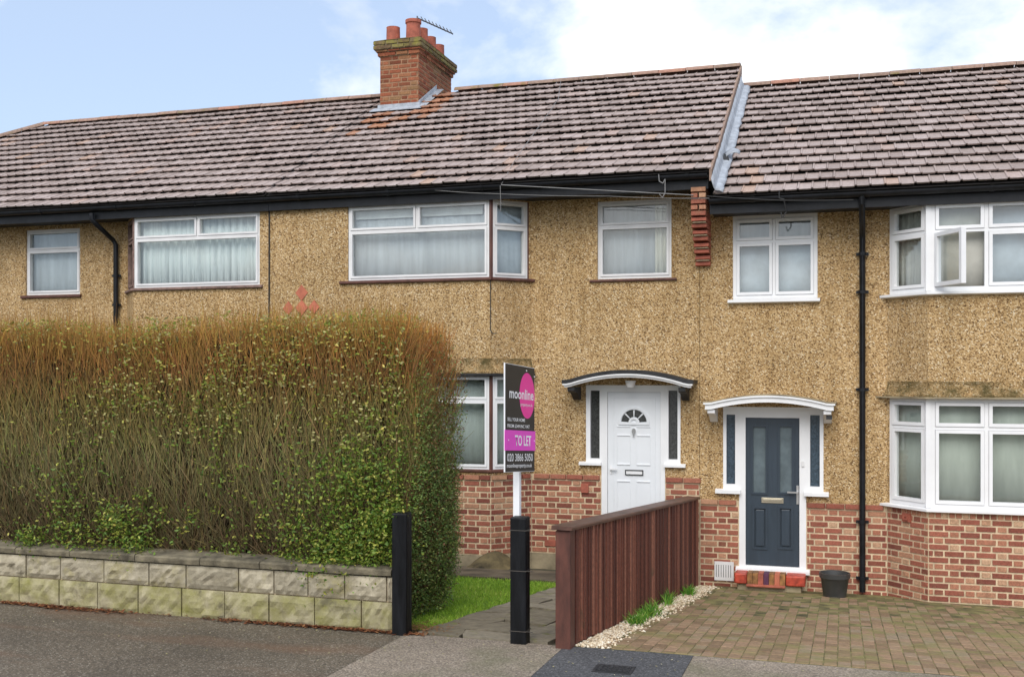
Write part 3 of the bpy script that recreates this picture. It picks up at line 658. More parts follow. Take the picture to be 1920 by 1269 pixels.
mb.fr = Fm; mb.holes(XD3 + D, 5.2, zb3, ZT3, [], -.14, 0)
wall3 = mb.build('wall', 'pebbledash', h3)
xm = PX(1451, F); zt = zz(1453, 452); s0, s1, z0, z1 = (w5[k] for k in ('s0', 's1', 'z0', 'z1'))
window(h3, Fm, s0, s1, z0, z1, [(s0 + .045, xm - .018, z0 + .05, zt - .015), (xm + .018, s1 - .045, z0 + .05, zt - .015), (s0 + .045, xm - .018, zt + .015, z1 - .05), (xm + .018, s1 - .045, zt + .015, z1 - .05)], mat='upvc', n=-.015, sw=.04, sill=(.06, .03, .05, .08), sillmat='upvc', lab='white four-light window')
def bay3(z0, z1, ztr, opened, lab, sl):
    g = .018
    L = [(.075, CL - .06, z0 + .05, ztr - g), (.075, CL - .06, ztr + g, z1 - .045)]
    window(h3, Fc3, .03, CL - .004, z0, z1, L, mat='upvc', n=-.005, sw=.042, sill=(.10, .03, .045, .07), sillmat='upvc')
    xa, xb, xc = XC3 + .075, PX(1850, YB), XD3 - .075; xm2 = xb + (xc - xb) * .62
    L = [(xa, xb - .022, z0 + .05, ztr - g), (xb + .022, xm2 - .022, z0 + .05, ztr - g), (xm2 + .022, xc, z0 + .05, ztr - g), (xa, xb - .022, ztr + g, z1 - .045), (xb + .022, xm2 - .022, ztr + g, z1 - .045), (xm2 + .022, xc, ztr + g, z1 - .045)]
    f = window(h3, Fb, XC3 + .004, XD3 - .004, z0, z1, L, mat='upvc', n=-.005, sw=.042, sill=(.03, .03, .045, .07), sillmat='upvc', opened=opened, lab=lab)
    L2 = [(.06, CL - .075, z0 + .05, ztr - g), (.06, CL - .075, ztr + g, z1 - .045)]
    window(h3, Fd3, .004, CL - .03, z0, z1, L2, mat='upvc', n=-.005, sw=.042, sill=(.03, .10, .045, .07), sillmat='upvc')
    MB().box(XC3 - .028, XC3 + .028, YB - .010, YB + .05, z0 + .004, z1 - .004).build('corner_post', 'upvc', f)
    return f, L[0]
f6, opn = bay3(w6z0, w6z1, zz(1800, 432, YB), (0,), 'upper bay window with one casement open', 0)
# the open casement, hinged at its left side
a, b, c, d = opn
hin = Fr(a + .004, YB + .0, R(-62)); wd = b - a - .008
cs = MB(hin).holes(0, wd, c + .004, d - .004, [(.045, wd - .045, c + .05, d - .05)], -.045, .015).build('open_casement', 'upvc', f6)
MB(hin).box(.042, wd - .042, -.02, -.013, c + .046, d - .046).build('pane', 'glass', f6)
f7, _ = bay3(w7z0, w7z1, zz(1800, 803, YB), (), 'lower bay window with net blinds', 0)
zh = zz(1800, 741, YB)
hd3 = hood(h3, [(Fc3, 0, CL, 0, T8), (Fb, XC3, XD3, -T8, T8), (Fd3, 0, CL, -T8, 0)], zh, .16, .07)
m = MB(Fb).box(XC3 - .04, XD3 + .04, .0, .10, zh - .04, zh - .022); m.fr = Fc3; m.box(-.12, CL + .04, 0, .10, zh - .041, zh - .023); m.fr = Fd3; m.box(-.04, CL + .05, 0, .10, zh - .041, zh - .023); m.build('lead_drip', 'cement', hd3)
NC3 = 15; zm3 = zb3 - NC3 * CO
m = MB(Fm).holes(XP2 + .003, XA3, ZG3, zb3 - .002, [(ex0, ex1, efl, 3)], -.2, -.002); m.fr = Fc3; m.box(0, CL, -.2, -.002, ZG3, zb3 - .002); m.fr = Fb; m.box(XC3, XD3, -.2, -.002, ZG3, zb3 - .002); m.fr = Fd3; m.box(0, CL, -.2, -.002, ZG3, zb3 - .002); m.fr = Fm; m.box(XD3 + D, 5.2, -.2, -.002, ZG3, zb3 - .002)
pl3 = m.build('brick_plinth', 'mortar', h3)
it = flemish(Fm, XP2 + .003, XA3, zb3 - CO, NC3 - 1, [(ex0 - .005, ex1 + .005, -2, 3)]) + flemish(Fc3, 0, CL, zb3 - CO, NC3 - 1, phase=1) + flemish(Fb, XC3, XD3, zb3 - CO, NC3 - 1) + flemish(Fd3, 0, CL, zb3 - CO, NC3 - 1, phase=1)
pieces(pl3, 'brick', it)
coping(Fm, XP2 + .01, ex0 - .005, zb3, pl3); coping(Fm, ex1 + .005, XA3 - .03, zb3, pl3)
# soldier course right under the bay window
res = []
for fr, q0, q1 in ((Fc3, .0, CL), (Fb, XC3, XD3)):
    s = q0
    while s < q1 - .03: res.append((random.choice(HDR), blockM(fr, s + .004, zb3 - .074, min(.072, q1 - s) - .008, .070, .008, .06))); s += .075
pieces(pl3, 'soldier_brick', res)
m = MB(Fm).box(XP2 + .01, ex0 - .02, -.1, .02, ZG3, zm3); m.box(ex1 + .02, XA3 - .02, -.1, .02, ZG3, zm3); m.fr = Fc3; m.box(0, CL, -.1, .02, ZG3, zm3 - .002); m.fr = Fb; m.box(XC3 - .01, XD3, -.1, .022, ZG3, zm3 - .004); m.build('rendered_footing', 'cement', pl3)
room(h3, XP2, 5.2, -.7, ZT3, YB)
q = MB(Fc3); z = zz(1698, 969, F - .2); q.box(.25, .37, .0, .03, z - .05, z + .05); ab = q.build('ornamental_air_brick', 'terracotta', pl3)
q = MB(Fc3); q.holes(.275, .345, z - .03, z + .03, [(.295, .325, z - .012, z + .012)], .03, .042); q.build('air_brick_relief', 'terracotta', pl3)
# vent cover beside the step
va, vb, vc, vd = PX(1340, F), PX(1376, F), zz(1358, 1087), zz(1358, 1052)
q = MB(Fm).holes(va, vb, vc, vd, [(va + .02 + i * .0305, va + .028 + i * .0305, vc + .04, vd - .04) for i in range(7)], .008, .03); vt = q.build('vent_cover', 'upvc_old', pl3); MB(Fm).box(va + .015, vb - .015, .007, .012, vc + .03, vd - .03).build('vent_back', 'grey_plastic', pl3)
def door3():
    lx0, lx1 = PX(1398, F), PX(1499, F); lz1, lz0 = zz(1450, 783), zz(1450, 1061)
    gl = [(PX(1362, F), PX(1378.5, F), zz(1370, 907), zz(1370, 777)), (PX(1519, F), PX(1537, F), zz(1528, 912), zz(1528, 778))]
    fr = MB(Fm).holes(tx0, tx1, efl, ez1, [(tx0 - 1, ex0, -5, tz0), (ex1, tx1 + 1, -5, tz0), (lx0, lx1, lz0, lz1)] + gl, -.09, .008).build('front_door', 'upvc', h3)
    fr['label'] = 'blue-grey panelled front door with two long glazed panels'
    for i, (a, b, c, d) in enumerate(gl):
        MB(Fm).box(a - .004, b + .004, -.05, -.04, c - .004, d + .004).build('sidelight_pane', 'sidelight_blue', fr)
    a, b, c, d = gl[0]; MB(Fm).box(a + .002, b - .002, -.058, -.052, c, c + .45).build('blue_card', 'sidelight_blue_low', fr)
    for a, b in ((1342, 1389), (1508, 1554)): MB(Fm).prism([(-.06, tz0), (-.06, tz0 - .06), (.07, tz0 - .055), (.07, tz0 - .012), (.009, tz0)], 's', PX(a, F), PX(b, F)).build('sidelight_sill', 'upvc', fr)
    P = [(PX(1410, F), PX(1437.5, F), zz(1424, 925), zz(1424, 798)), (PX(1460, F), PX(1486.5, F), zz(1473, 925), zz(1473, 798)), (PX(1412, F), PX(1437.5, F), zz(1424, 1028), zz(1424, 951)), (PX(1460, F), PX(1485.5, F), zz(1473, 1028), zz(1473, 951))]
    lf = MB(Fm).holes(lx0 + .004, lx1 - .004, lz0 + .004, lz1 - .004, P, -.06, -.015).build('door_leaf', 'door_blue_grey', fr)
    for i, (a, b, c, d) in enumerate(P):
        q = MB(Fm).holes(a - .012, b + .012, c - .012, d + .012, [(a + .014, b - .014, c + .014, d - .014)], -.016, -.004); q.build('panel_moulding', 'door_blue_grey', fr)
        if i < 2: MB(Fm).box(a, b, -.045, -.035, c, d).build('glass_panel', 'door_glass', fr)
        else:
            MB(Fm).box(a, b, -.045, -.03, c, d).build('panel', 'door_blue_grey', fr)
            MB(Fm).prism([(a + .03, c + .03), (b - .03, c + .03), (b - .03, d - .03), (a + .03, d - .03)], 'n', -.03, -.014).build('raised_panel', 'door_blue_grey', fr, bevel=.008)
    a, b, c, d = PX(1427.5, F), PX(1469, F), zz(1448, 943), zz(1448, 933); q = MB(Fm).box(a, b, -.015, -.006, c, d); q.box(a + .02, b - .02, -.006, .004, c + .025, d - .012); q.build('letterbox', 'brass', fr, bevel=.003)
    hx = PX(1495.5, F); q = MB(Fm).box(hx - .014, hx + .014, -.015, -.004, zz(1495, 945), zz(1495, 910)); q.box(hx - .125, hx + .01, .03, .045, zz(1495, 924), zz(1495, 921)); q.box(hx - .01, hx + .01, -.005, .04, zz(1495, 924), zz(1495, 921)); q.build('handle', 'chrome', fr)
    bx = PX(1505.5, F); MB(Fm).box(bx - .016, bx + .016, .008, .024, zz(1505, 874), zz(1505, 864)).build('doorbell', 'upvc_old', fr)
    MB(Fm).prism([(-.09, efl - .002), (.075, efl - .002), (.075, efl + .035), (.010, efl + .055), (-.09, efl + .055)], 's', PX(1379, F - .08), PX(1518, F - .08)).build('threshold', 'upvc', fr)
    # red step with a patterned tile tread
    ys = F - .30; zs1 = zz(1440, 1077, ys); zs0 = zz(1440, 1098, ys); gx0, gx1 = PX(1377, ys), PX(1510, ys)
    q = MB(Fm).box(gx0 + .03, gx1 - .05, .021, .26, -.72, zs0 + .01); st = q.build('doorstep', 'cement', fr, bevel=.015)
    MB(Fm).box(gx0, gx0 + .15, .022, .31, zs0 + .012, zs1).build('red_step_end', 'red_tile', fr, bevel=.015); MB(Fm).box(gx1 - .235, gx1, .022, .31, zs0 + .012, zs1).build('red_step_end', 'red_tile', fr, bevel=.015)
    x0, x1 = gx0 + .155, gx1 - .24; n = 7; ms = ('step_tile', 'step_tile', 'terracotta', 'step_purple', 'step_tile', 'terracotta_panel', 'step_tile')
    for i in range(n): MB(Fm).box(x0 + (x1 - x0) * i / n + .002, x0 + (x1 - x0) * (i + 1) / n - .002, .022, .29, zs0 + .012, zs1 + .004).build('tread_tile', ms[i], fr)
    MB(Fm).box(x0 - .01, x1, .262, .325, zs0 - .018, zs0 + .011).build('step_nosing', 'terracotta', fr, bevel=.008)
door3()
canopy(h3, 1442, F - .40, 1317, 1568, 754, 739.5, ('cement', 'upvc', 'upvc', 'upvc'), .012, (PX(1346, F) - .045, PX(1552, F) + .0), 'white arched canopy with moulded edge', .12, .085)
MB(Fm).box(PX(1545, F) + .03, PX(1556, F) + .03, .25, .33, zz(1550, 786, F - .3), zz(1550, 778, F - .3)).build('porch_sensor', 'iron', h3)

# --- eaves: fascia, soffit, gutter, downpipes
def eaves(house, x0, x1, ze, lab):
    f = MB().box(x0, x1, YE + .075, YE + .10, ze - .20, ze - .03).build('fascia', 'black_gloss', house)
    MB().box(x0, x1, YE + .101, F - .002, ze - .165, ze - .15).build('soffit', 'black_matt', f)
    n = 10; mb = MB(); prof = []
    for i in range(n + 1): a = math.pi + math.pi * i / n; prof.append((math.cos(a) * .058, math.sin(a) * .058))
    for i in range(n, -1, -1): a = math.pi + math.pi * i / n; prof.append((math.cos(a) * .052, math.sin(a) * .052))
    yc, zc = YE + .012, ze - .028
    mb.prism([(yc + a, zc + b) for a, b in prof], 's', x0, x1) if False else None
    m = len(prof); vs = [(x, yc + a, zc + b) for x in (x0, x1) for a, b in prof]
    mb.add(vs, [tuple(range(m)), tuple(range(2 * m - 1, m - 1, -1))] + [(i, (i + 1) % m, m + (i + 1) % m, m + i) for i in range(m)]); g = mb.build('gutter', 'black_gloss', house)
    x = x0 + .5
    while x < x1:
        q = MB(); vs = [(xx, yc + a * 1.12, zc + b * 1.12) for xx in (x, x + .045) for a, b in prof[:n + 1] + [(.064, .01), (-.064, .01)]]; m = n + 3
        q.add(vs, [tuple(range(m)), tuple(range(2 * m - 1, m - 1, -1))] + [(i, (i + 1) % m, m + (i + 1) % m, m + i) for i in range(m)]); q.build('gutter_bracket', 'black_gloss', g); x += 1.35
eaves(h1, -16.2, XP1 + .02, ZE2, ''); eaves(h2, XP1 + .025, -1.60, ZE2, ''); eaves(h3, XP2 + .19, 5.2, ZE3, '')
def downpipe(house, pts, br, r=.036):
    p = MB().tube(pts, r, 12).build('downpipe', 'black_gloss', house, smooth=True)
    for (x, y, z) in br:
        q = MB(); q.tube([(x, y, z - .02), (x, y, z + .02)], r + .010, 12); q.box(x - .075, x + .075, y + .01, y + .03, z - .018, z + .018); q.build('pipe_clip', 'black_gloss', p)
yg = YE + .012; yp = F - .06
gx = PX(172, yg); gz = zz(172, 404, yg); bx, bz = PX(217, yp), zz(217, 456, yp)
downpipe(h1, [(gx, yg, gz + .03), (gx, yg, gz - .06), (gx + .04, yg + .05, gz - .13), (bx - .03, yp - .03, bz + .05), (bx, yp, bz - .02), (bx, yp, ZG2 + .1)], [(bx, yp, bz - .5), (bx, yp, bz - .95)])
q = MB().tube([(PX(1617, yg), yg, ZE3 - .06), (PX(1617, yg), yg, ZE3 - .16), (PX(1617, yp), yp, ZE3 - .50), (PX(1617, yp), yp, -.7)], .036)
px3 = PX(1617, yp)
downpipe(h3, [(PX(1616, yg), yg, ZE3 - .05), (PX(1616, yg), yg, ZE3 - .15), (PX(1617, yp - .1), yp - .09, ZE3 - .42), (px3, yp, ZE3 - .5), (px3, yp, -.46)], [(px3, yp, zz(1617, v)) for v in (477, 548, 730, 977, 1082)])

# --- roofs
def tile_mesh(name, mat, seed):
    r = random.Random(seed); wd, ln = .166, .36
    pr = [(0, .004), (.006, .015), (.022, .016), (.030, .004), (.10, .003), (.166, .004)]
    nose = .053 + r.uniform(-.003, .004); head = .002; v = []; sk = r.uniform(-.004, .004)
    for x, h in pr: v.append((x / wd, sk * (x / wd - .5), nose + h))
    for x, h in pr: v.append((x / wd, ln, head + h))
    for x, h in pr: v.append((x / wd, sk * (x / wd - .5) + .010, nose + h - .020))
    n = len(pr); f = [(i, i + 1, n + i + 1, n + i) for i in range(n - 1)] + [(i + 1, i, 2 * n + i, 2 * n + i + 1) for i in range(n - 1)] + [(0, n, 2 * n), (n - 1, 3 * n - 1, 2 * n - 1)]
    me = bpy.data.meshes.new(name); me.from_pydata(v, [], f); me.materials.append(MATS[mat]); return me
TILE = [tile_mesh('roof_tile', 'roof_tile', i) for i in range(6)]; RUST = [tile_mesh('roof_tile', 'roof_tile_rusty', i) for i in range(3)]
CHX0, CHX1, CHY0, CHY1 = PX(712, 16.8), PX(784.5, 16.8), 16.8, 18.4
def roof(house, x0, x1, ze, hip=False, chim=False, nrow=15):
    L = (YR - YE) / math.cos(PITCH); gauge = L / nrow
    zr = ze + (YR - YE) * TP; yb = 2 * YR - YE
    xe = x0 if not hip else x0
    if hip:   # ridge ends at xr, hipped towards the left
        xr = hip; xo = xr - (YR - YE)
        vs = [(xo, YE, ze), (x1, YE, ze), (x1, YR, zr), (xr, YR, zr), (xo, yb, ze), (x1, yb, ze)]; fs = [(0, 1, 2, 3), (3, 2, 5, 4), (0, 3, 4)]
    else:
        vs = [(x0, YE, ze), (x1, YE, ze), (x1, YR, zr), (x0, YR, zr), (x0, yb, ze), (x1, yb, ze)]; fs = [(0, 1, 2, 3), (3, 2, 5, 4), (0, 3, 4), (1, 5, 2)]
    deck = MB().add(vs, fs).build('roof', 'roof_underlay', house)
    items = []; TW = .1665
    for r in range(nrow):
        d = r * gauge - .012; y = YE + d * math.cos(PITCH); z = ze + d * math.sin(PITCH); ym = y + .15
        lo = x0 if not hip else max(x0, hip - (YR - ym) + .0)
        x = x0 - (TW / 2 if r % 2 else 0)
        while x < x1:
            a, b = max(x, lo), min(x + TW, x1)
            if b - a > .03:
                xm = (a + b) / 2
                if not (chim and CHX0 - .02 < xm < CHX1 + .02 and y + .24 > CHY0):
                    rs = chim and (abs(xm - (CHX0 + CHX1) / 2 - .25) < .6 and y > 15.55 and random.random() < .55 + (y - 16.2) * .5)
                    M = Matrix.Translation((a + .001, y, z + random.uniform(-.003, .004) + .006 * math.sin(x * 1.3 + r))) @ Matrix.Rotation(PITCH + random.uniform(-.012, .012), 4, 'X') @ Matrix.Rotation(random.uniform(-.008, .008), 4, 'Z') @ Matrix.Diagonal((b - a - .002, 1, 1, 1))
                    items.append((random.choice(RUST if rs else TILE), M))
            x += TW
    pieces(deck, 'roof_tile', items)
    # ridge tiles: half-rounds, end to end
    q = MB(); n = 8; RW = .13
    vs = []; 
    for x in (0, .44):
        for rr in (RW, RW - .02):
            for i in range(n + 1): a = math.pi * i / n; vs.append((x, math.cos(a) * rr, math.sin(a) * rr * .62))
    k = n + 1; fs = []
    for i in range(n): fs += [(i, i + 1, 2 * k + i + 1, 2 * k + i), (k + i, 3 * k + i, 3 * k + i + 1, k + i + 1), (i, k + i, k + i + 1, i + 1), (2 * k + i, 2 * k + i + 1, 3 * k + i + 1, 3 * k + i)]
    me = bpy.data.meshes.new('ridge_tile'); me.from_pydata(vs, [], fs); me.materials.append(MATS['ridge_tile'])
    res = []; x = hip if hip else x0
    while x < x1 - .1:
        ln = min(.445, x1 - x)
        if not (chim and x + ln > CHX0 and x < CHX1): res.append((me, Matrix.Translation((x, YR, zr + .012 + random.uniform(-.004, .004))) @ Matrix.Rotation(random.uniform(-.008, .008), 4, 'Y') @ Matrix.Diagonal((ln / .445 * .995, 1, 1, 1))))
        x += .445
    if hip:
        dv = Vector((-(YR - YE), -(YR - YE), -(zr - ze))).normalized(); s = 0
        while s < 5.4:
            p = Vector((hip, YR, zr + .02)) + dv * (s + .44); rot = (-dv).to_track_quat('X', 'Z').to_matrix().to_4x4()
            res.append((me, Matrix.Translation(p) @ rot)); s += .445
    pieces(deck, 'ridge_tile', res)
    return deck
roof(h1, -16.4, XP1 - .012, ZE2, hip=PX(85, YR))
rf2 = roof(h2, XP1 + .03, -1.56, ZE2, chim=True)
rf3 = roof(h3, -1.53, 4.8, ZE3)
# verge of house 2 above the lower roof: mortar face, and the lead flashing dressed onto house 3's tiles
cs_, sn_ = math.cos(PITCH), math.sin(PITCH)
def slope_pt(x, d, ze, up=0.0): return (x, YE + d * cs_ - up * sn_, ze + d * sn_ + up * cs_)
Lr = (YR - YE) / cs_
mb = MB(); a, b = slope_pt(-1.575, -.02, ZE2, .03), slope_pt(-1.575, Lr + .02, ZE2, .05); hgt = .14
vs = [(x, p[1], p[2] - dz) for x in (-1.575, -1.545) for p, dz in ((a, 0), (b, 0), (b, hgt), (a, hgt))]
mb.add(vs, [(0, 1, 2, 3), (7, 6, 5, 4), (0, 4, 5, 1), (1, 5, 6, 2), (2, 6, 7, 3), (3, 7, 4, 0)]); mb.build('verge', 'ridge_tile', rf2)
mb = MB(); n = 46; vs = []; rr = random.Random(3)
for i in range(n + 1):
    d = -.03 + (Lr - .12) * i / n; wob = rr.uniform(-.012, .012)
    ups = ((-1.540, .25 + rr.uniform(-.01, .01)), (-1.52, .15), (-1.50, .098), (-1.44, .088 + rr.uniform(-.004, .008)), (-1.40 + wob, .072 + .014 * math.sin(d * 20.2)))
    for x, up in ups: vs.append(slope_pt(x, d, ZE3, up))
mb.add(vs, [(i * 5 + j, i * 5 + j + 1, i * 5 + j + 6, i * 5 + j + 5) for i in range(n) for j in range(4)]); o = mb.build('lead_flashing', 'lead', rf3, smooth=True)
md = o.modifiers.new('Solid', 'SOLIDIFY'); md.thickness = .006
# a torn flap of the flashing lifting off the tiles
d0 = 1.12; mb = MB(); vs = []
for i in range(7):
    t = i / 6
    for j in range(4): s_ = j / 3; vs.append(slope_pt(-1.50 + .21 * t, d0 + .20 * s_ * (1 - .65 * t) + .05 * t, ZE3, .10 + .07 * math.sin(t * 2.6) + .02 * s_))
mb.add(vs, [(i * 4 + j, i * 4 + j + 1, i * 4 + j + 5, i * 4 + j + 4) for i in range(6) for j in range(3)]); o = mb.build('lifted_flap', 'lead', rf3, smooth=True); md = o.modifiers.new('Solid', 'SOLIDIFY'); md.thickness = .006
MB().prism([(-1.60 + .02, 0), (-1.50, .02), (-1.47, .16), (-1.53, .24)], 'z', 0, .02)
q = MB().add([slope_pt(-1.56, d0 - .04, ZE3, .10), slope_pt(-1.42, d0 - .06, ZE3, .085), slope_pt(-1.44, d0 + .02, ZE3, .11), slope_pt(-1.53, d0 + .16, ZE3, .12), slope_pt(-1.56, d0 - .04, ZE3, .12), slope_pt(-1.42, d0 - .06, ZE3, .105), slope_pt(-1.44, d0 + .02, ZE3, .13), slope_pt(-1.53, d0 + .16, ZE3, .14)], [(0, 1, 2, 3), (4, 7, 6, 5), (0, 4, 5, 1), (1, 5, 6, 2), (2, 6, 7, 3), (3, 7, 4, 0)]); q.build('torn_felt', 'black_matt', rf3)
# kneeler: corbelled bricks carrying the verge
kx0, kx1 = PX(1295, YE + .06), PX(1324, YE + .06)
kn = MB(Fm).box(kx0 + .01, kx1 - .01, -.05, .45, zz(1310, 404, YE + .06), ZE2 - .12).build('kneeler', 'mortar', h2)
res = []; kf = Fr(0, YE + .05); zt = PZ(1310, 349, YE + .05); zb = PZ(1310, 405, YE + .05); nn = 5; hh = (zt - zb) / nn
for i in range(nn):
    z = zt - (i + 1) * hh
    if i % 2 == 0: res.append((random.choice(BRK), blockM(kf, kx0, z + .005, kx1 - kx0, hh - .010, 0, .45)))
    else:
        xm = (kx0 + kx1) / 2; res += [(random.choice(HDR), blockM(kf, kx0, z + .005, xm - kx0 - .006, hh - .010, 0, .45)), (random.choice(HDR), blockM(kf, xm + .006, z + .005, kx1 - xm - .006, hh - .010, 0, .45))]
yy = YE + .05; TB = [unit_block('brick', 'terracotta', .02, .16, .01) for _ in range(3)]
for i in range(8):
    yy2 = YE + .05 + (F - YE - .09) * (i + .6) / 8; hz = .0735; z = zb - (i + 1) * hz
    res.append((random.choice(TB), blockM(Fr(0, yy2), kx0 - .004 * (i % 2), z + .012, kx1 - kx0, hz - .014, 0, F - yy2 + .05)))
    kn2 = MB(Fm).box(kx0 + .015, kx1 - .015, -.03, max(.01, F - yy2 - .03), z, z + .013)
    kn2.build('mortar_bed', 'mortar', kn) if i % 2 == 0 else None
pieces(kn, 'brick', res)

# --- chimney on house 2
def chimney():
    zb = ZE2 + (CHY0 - YE) * TP - .25; zcap = PZ(750, 104, CHY0); ztop = PZ(750, 76, CHY0)
    core = MB().box(CHX0 + .006, CHX1 - .006, CHY0 + .006, CHY1 - .006, zb - .3, ztop - .02).build('chimney', 'old_mortar', h2)
    ncs = int((zcap - zb) / CO) + 1
    fa = Fr(CHX0, CHY0); fb = Fr(CHX1, CHY0, R(90)); fl = Fr(CHX0, CHY1, R(-90))
    it = flemish(fa, 0, CHX1 - CHX0, zcap, ncs, n=0, st=CBR, hd=CBR, dp=.05) + flemish(fb, 0, CHY1 - CHY0, zcap, ncs, n=0, st=CBR, hd=CBR, phase=1, dp=.05)
    pieces(core, 'brick', it)
    CAPB = [unit_block('brick', 'chimney_cap_brick', .03, .12, .02) for _ in range(3)]
    res = []; z = zcap
    for i, (ov, hgt, ms) in enumerate(((.03, .07, CBR), (.055, .035, CBR), (.085, .075, CAPB), (.085, .075, CAPB))):
        for fr, L in ((Fr(CHX0 - ov, CHY0 - ov), CHX1 - CHX0 + 2 * ov), (Fr(CHX1 + ov, CHY0 - ov, R(90)), CHY1 - CHY0 + 2 * ov), (Fr(CHX0 - ov, CHY1 + ov, R(-90)), CHY1 - CHY0 + 2 * ov)):
            s = 0 if i % 2 else -.11
            while s < L - .01:
                a, b = max(s, 0), min(s + .225, L); 
                if b - a > .02: res.append((random.choice(ms), blockM(fr, a + .003, z + .003, b - a - .006, hgt - .006, 0, .2)))
                s += .225
        MB().box(CHX0 - ov + .02, CHX1 + ov - .02, CHY0 - ov + .02, CHY1 + ov - .02, z + .001, z + hgt - .001).build('cap_core', 'cement', core)
        z += hgt
    pieces(core, 'cap_brick', res)
    # mortar flaunching: low mossy mound
    ov = .08; q = MB(); q.add([(CHX0 - ov, CHY0 - ov, z), (CHX1 + ov, CHY0 - ov, z), (CHX1 + ov, CHY1 + ov, z), (CHX0 - ov, CHY1 + ov, z), (CHX0 + .12, CHY0 + .14, z + .085), (CHX1 - .12, CHY0 + .14, z + .085), (CHX1 - .12, CHY1 - .14, z + .085), (CHX0 + .12, CHY1 - .14, z + .085)], [(0, 1, 5, 4), (1, 2, 6, 5), (2, 3, 7, 6), (3, 0, 4, 7), (4, 5, 6, 7)])
    q.build('flaunching', 'chimney_cap_brick', core)
    pots = [(CHX0 + .19, CHY0 + .14, .24, .118), (CHX1 - .15, CHY0 + .14, .33, .125), (CHX1 - .15, CHY0 + .53, .30, .105), (CHX1 - .15, CHY0 + .92, .27, .105), (CHX1 - .15, CHY0 + 1.33, .25, .105), (CHX0 + .19, CHY0 + 1.0, .22, .11)]
    for i, (x, y, hh, r) in enumerate(pots):
        q = MB(); pf = [(r * 1.03, .0), (r * .99, hh * .5), (r * .97, hh * .82), (r * 1.10, hh * .84), (r * 1.10, hh), (r * .86, hh), (r * .84, 0.02)] if i == 1 else [(r * 1.02, 0), (r, hh * .5), (r * .98, hh * .95), (r * 1.0, hh), (r * .84, hh), (r * .82, .02)]
        q.lathe((x, y, z + .03), pf, 22); q.build('chimney_pot', 'terracotta', core, smooth=True)
    # lead apron and stepped side flashing
    zf = ZE2 + (CHY0 - YE) * TP
    q = MB().box(CHX0 - .03, CHX1 + .03, CHY0 - .022, CHY0 - .006, zf - .02, zf + .10)
    q.add([(CHX0 - .10, CHY0 - .02, zf + .045), (CHX1 + .12, CHY0 - .02, zf + .045), (CHX1 + .12, CHY0 - .20, zf - .045), (CHX0 - .10, CHY0 - .20, zf - .045), (CHX0 - .10, CHY0 - .02, zf + .036), (CHX1 + .12, CHY0 - .02, zf + .036), (CHX1 + .12, CHY0 - .20, zf - .054), (CHX0 - .10, CHY0 - .20, zf - .054)], [(0, 1, 2, 3), (4, 7, 6, 5), (0, 4, 5, 1), (1, 5, 6, 2), (2, 6, 7, 3), (3, 7, 4, 0)])
    q.build('lead_apron', 'lead', core)
    q = MB(); n = 7
    for i in range(n):
        y0, y1 = CHY0 - .02 + .12 * i, CHY0 - .02 + .12 * (i + 1); z0 = ZE2 + (y0 - YE) * TP
        if y0 > YR: continue
        q.add([(CHX1 + .006, y0, z0 - .02), (CHX1 + .006, y1, z0 + .05), (CHX1 + .006, y1, z0 + .20), (CHX1 + .006, y0, z0 + .13), (CHX1 + .014, y0, z0 - .02), (CHX1 + .014, y1, z0 + .05), (CHX1 + .014, y1, z0 + .20), (CHX1 + .014, y0 + .04, z0 + .13)], [(0, 1, 2, 3), (4, 7, 6, 5), (0, 4, 5, 1), (1, 5, 6, 2), (2, 6, 7, 3), (3, 7, 4, 0)])
        q.add([(CHX1 + .012, y0, z0 + .055), (CHX1 + .15, y0, z0 + .045), (CHX1 + .15, y1, z0 + .045 + .12 * TP), (CHX1 + .012, y1, z0 + .055 + .12 * TP)], [(0, 1, 2, 3)])
    q.build('stepped_flashing', 'lead', core)
    return z
ztop = chimney()
# roof aerial fixed behind the chimney
ax, ay = PX(786, 17.6) + .08, 17.6; az = PZ(790, 54, 17.6); bx_, bz_ = PX(849, 18.1), PZ(849, 64, 18.1)
q = MB(); q.tube([(CHX1 - .16, 17.14, ztop + .03), (CHX1 - .16, 17.14, az + .06)], .014, 8); mast = None
ar = root('television_aerial', (CHX1 - .16, 17.14, ztop), 'thin grey television aerial sticking out to the right of the chimney', 'aerial')
q.build('mast', 'aerial_metal', ar)
A, B = Vector((CHX1 - .16, 17.14, az + .03)), Vector((bx_, 18.1, bz_)); MB().tube([A, B], .012, 6).build('boom', 'aerial_metal', ar)
dr = (B - A).normalized(); sd_ = Vector((0, 0, 1)).cross(dr).normalized()
for i in range(9):
    p = A + (B - A) * (.16 + .82 * i / 8); tl = Vector((0, 0, .075)) + sd_ * .05; MB().tube([p - tl * .3, p + tl], .008, 5).build('element', 'aerial_metal', ar)

# ------------------------------------------------------------------ curtains and blinds inside the windows
def hanging(name, fr, s0, s1, z0, z1, n, mat, label, cat, fold=.02, per=.11, group=None):
    ns = max(12, int((s1 - s0) / .018)); mb = MB(fr); vs = []
    ph = random.uniform(0, 6)
    for i in range(ns + 1):
        s = s0 + (s1 - s0) * i / ns; d = n + fold * (math.sin(2 * math.pi * s / per + ph + 1.6 * math.sin(s * 5.1)) + .6 * math.sin(2 * math.pi * s / (per * .41) + 2 * math.sin(s * 3.3))) 
        for z in (z0, (z0 + z1) / 2, z1): vs.append((s, d if z < z1 else n + (d - n) * .6, z))
    mb.add(vs, [(i * 3 + j, (i + 1) * 3 + j, (i + 1) * 3 + j + 1, i * 3 + j + 1) for i in range(ns) for j in range(2)])
    o = mb.build(name, mat, None, smooth=True); md = o.modifiers.new('Solid', 'SOLIDIFY'); md.thickness = .004
    return tag(o, label, cat, group)
e = .02
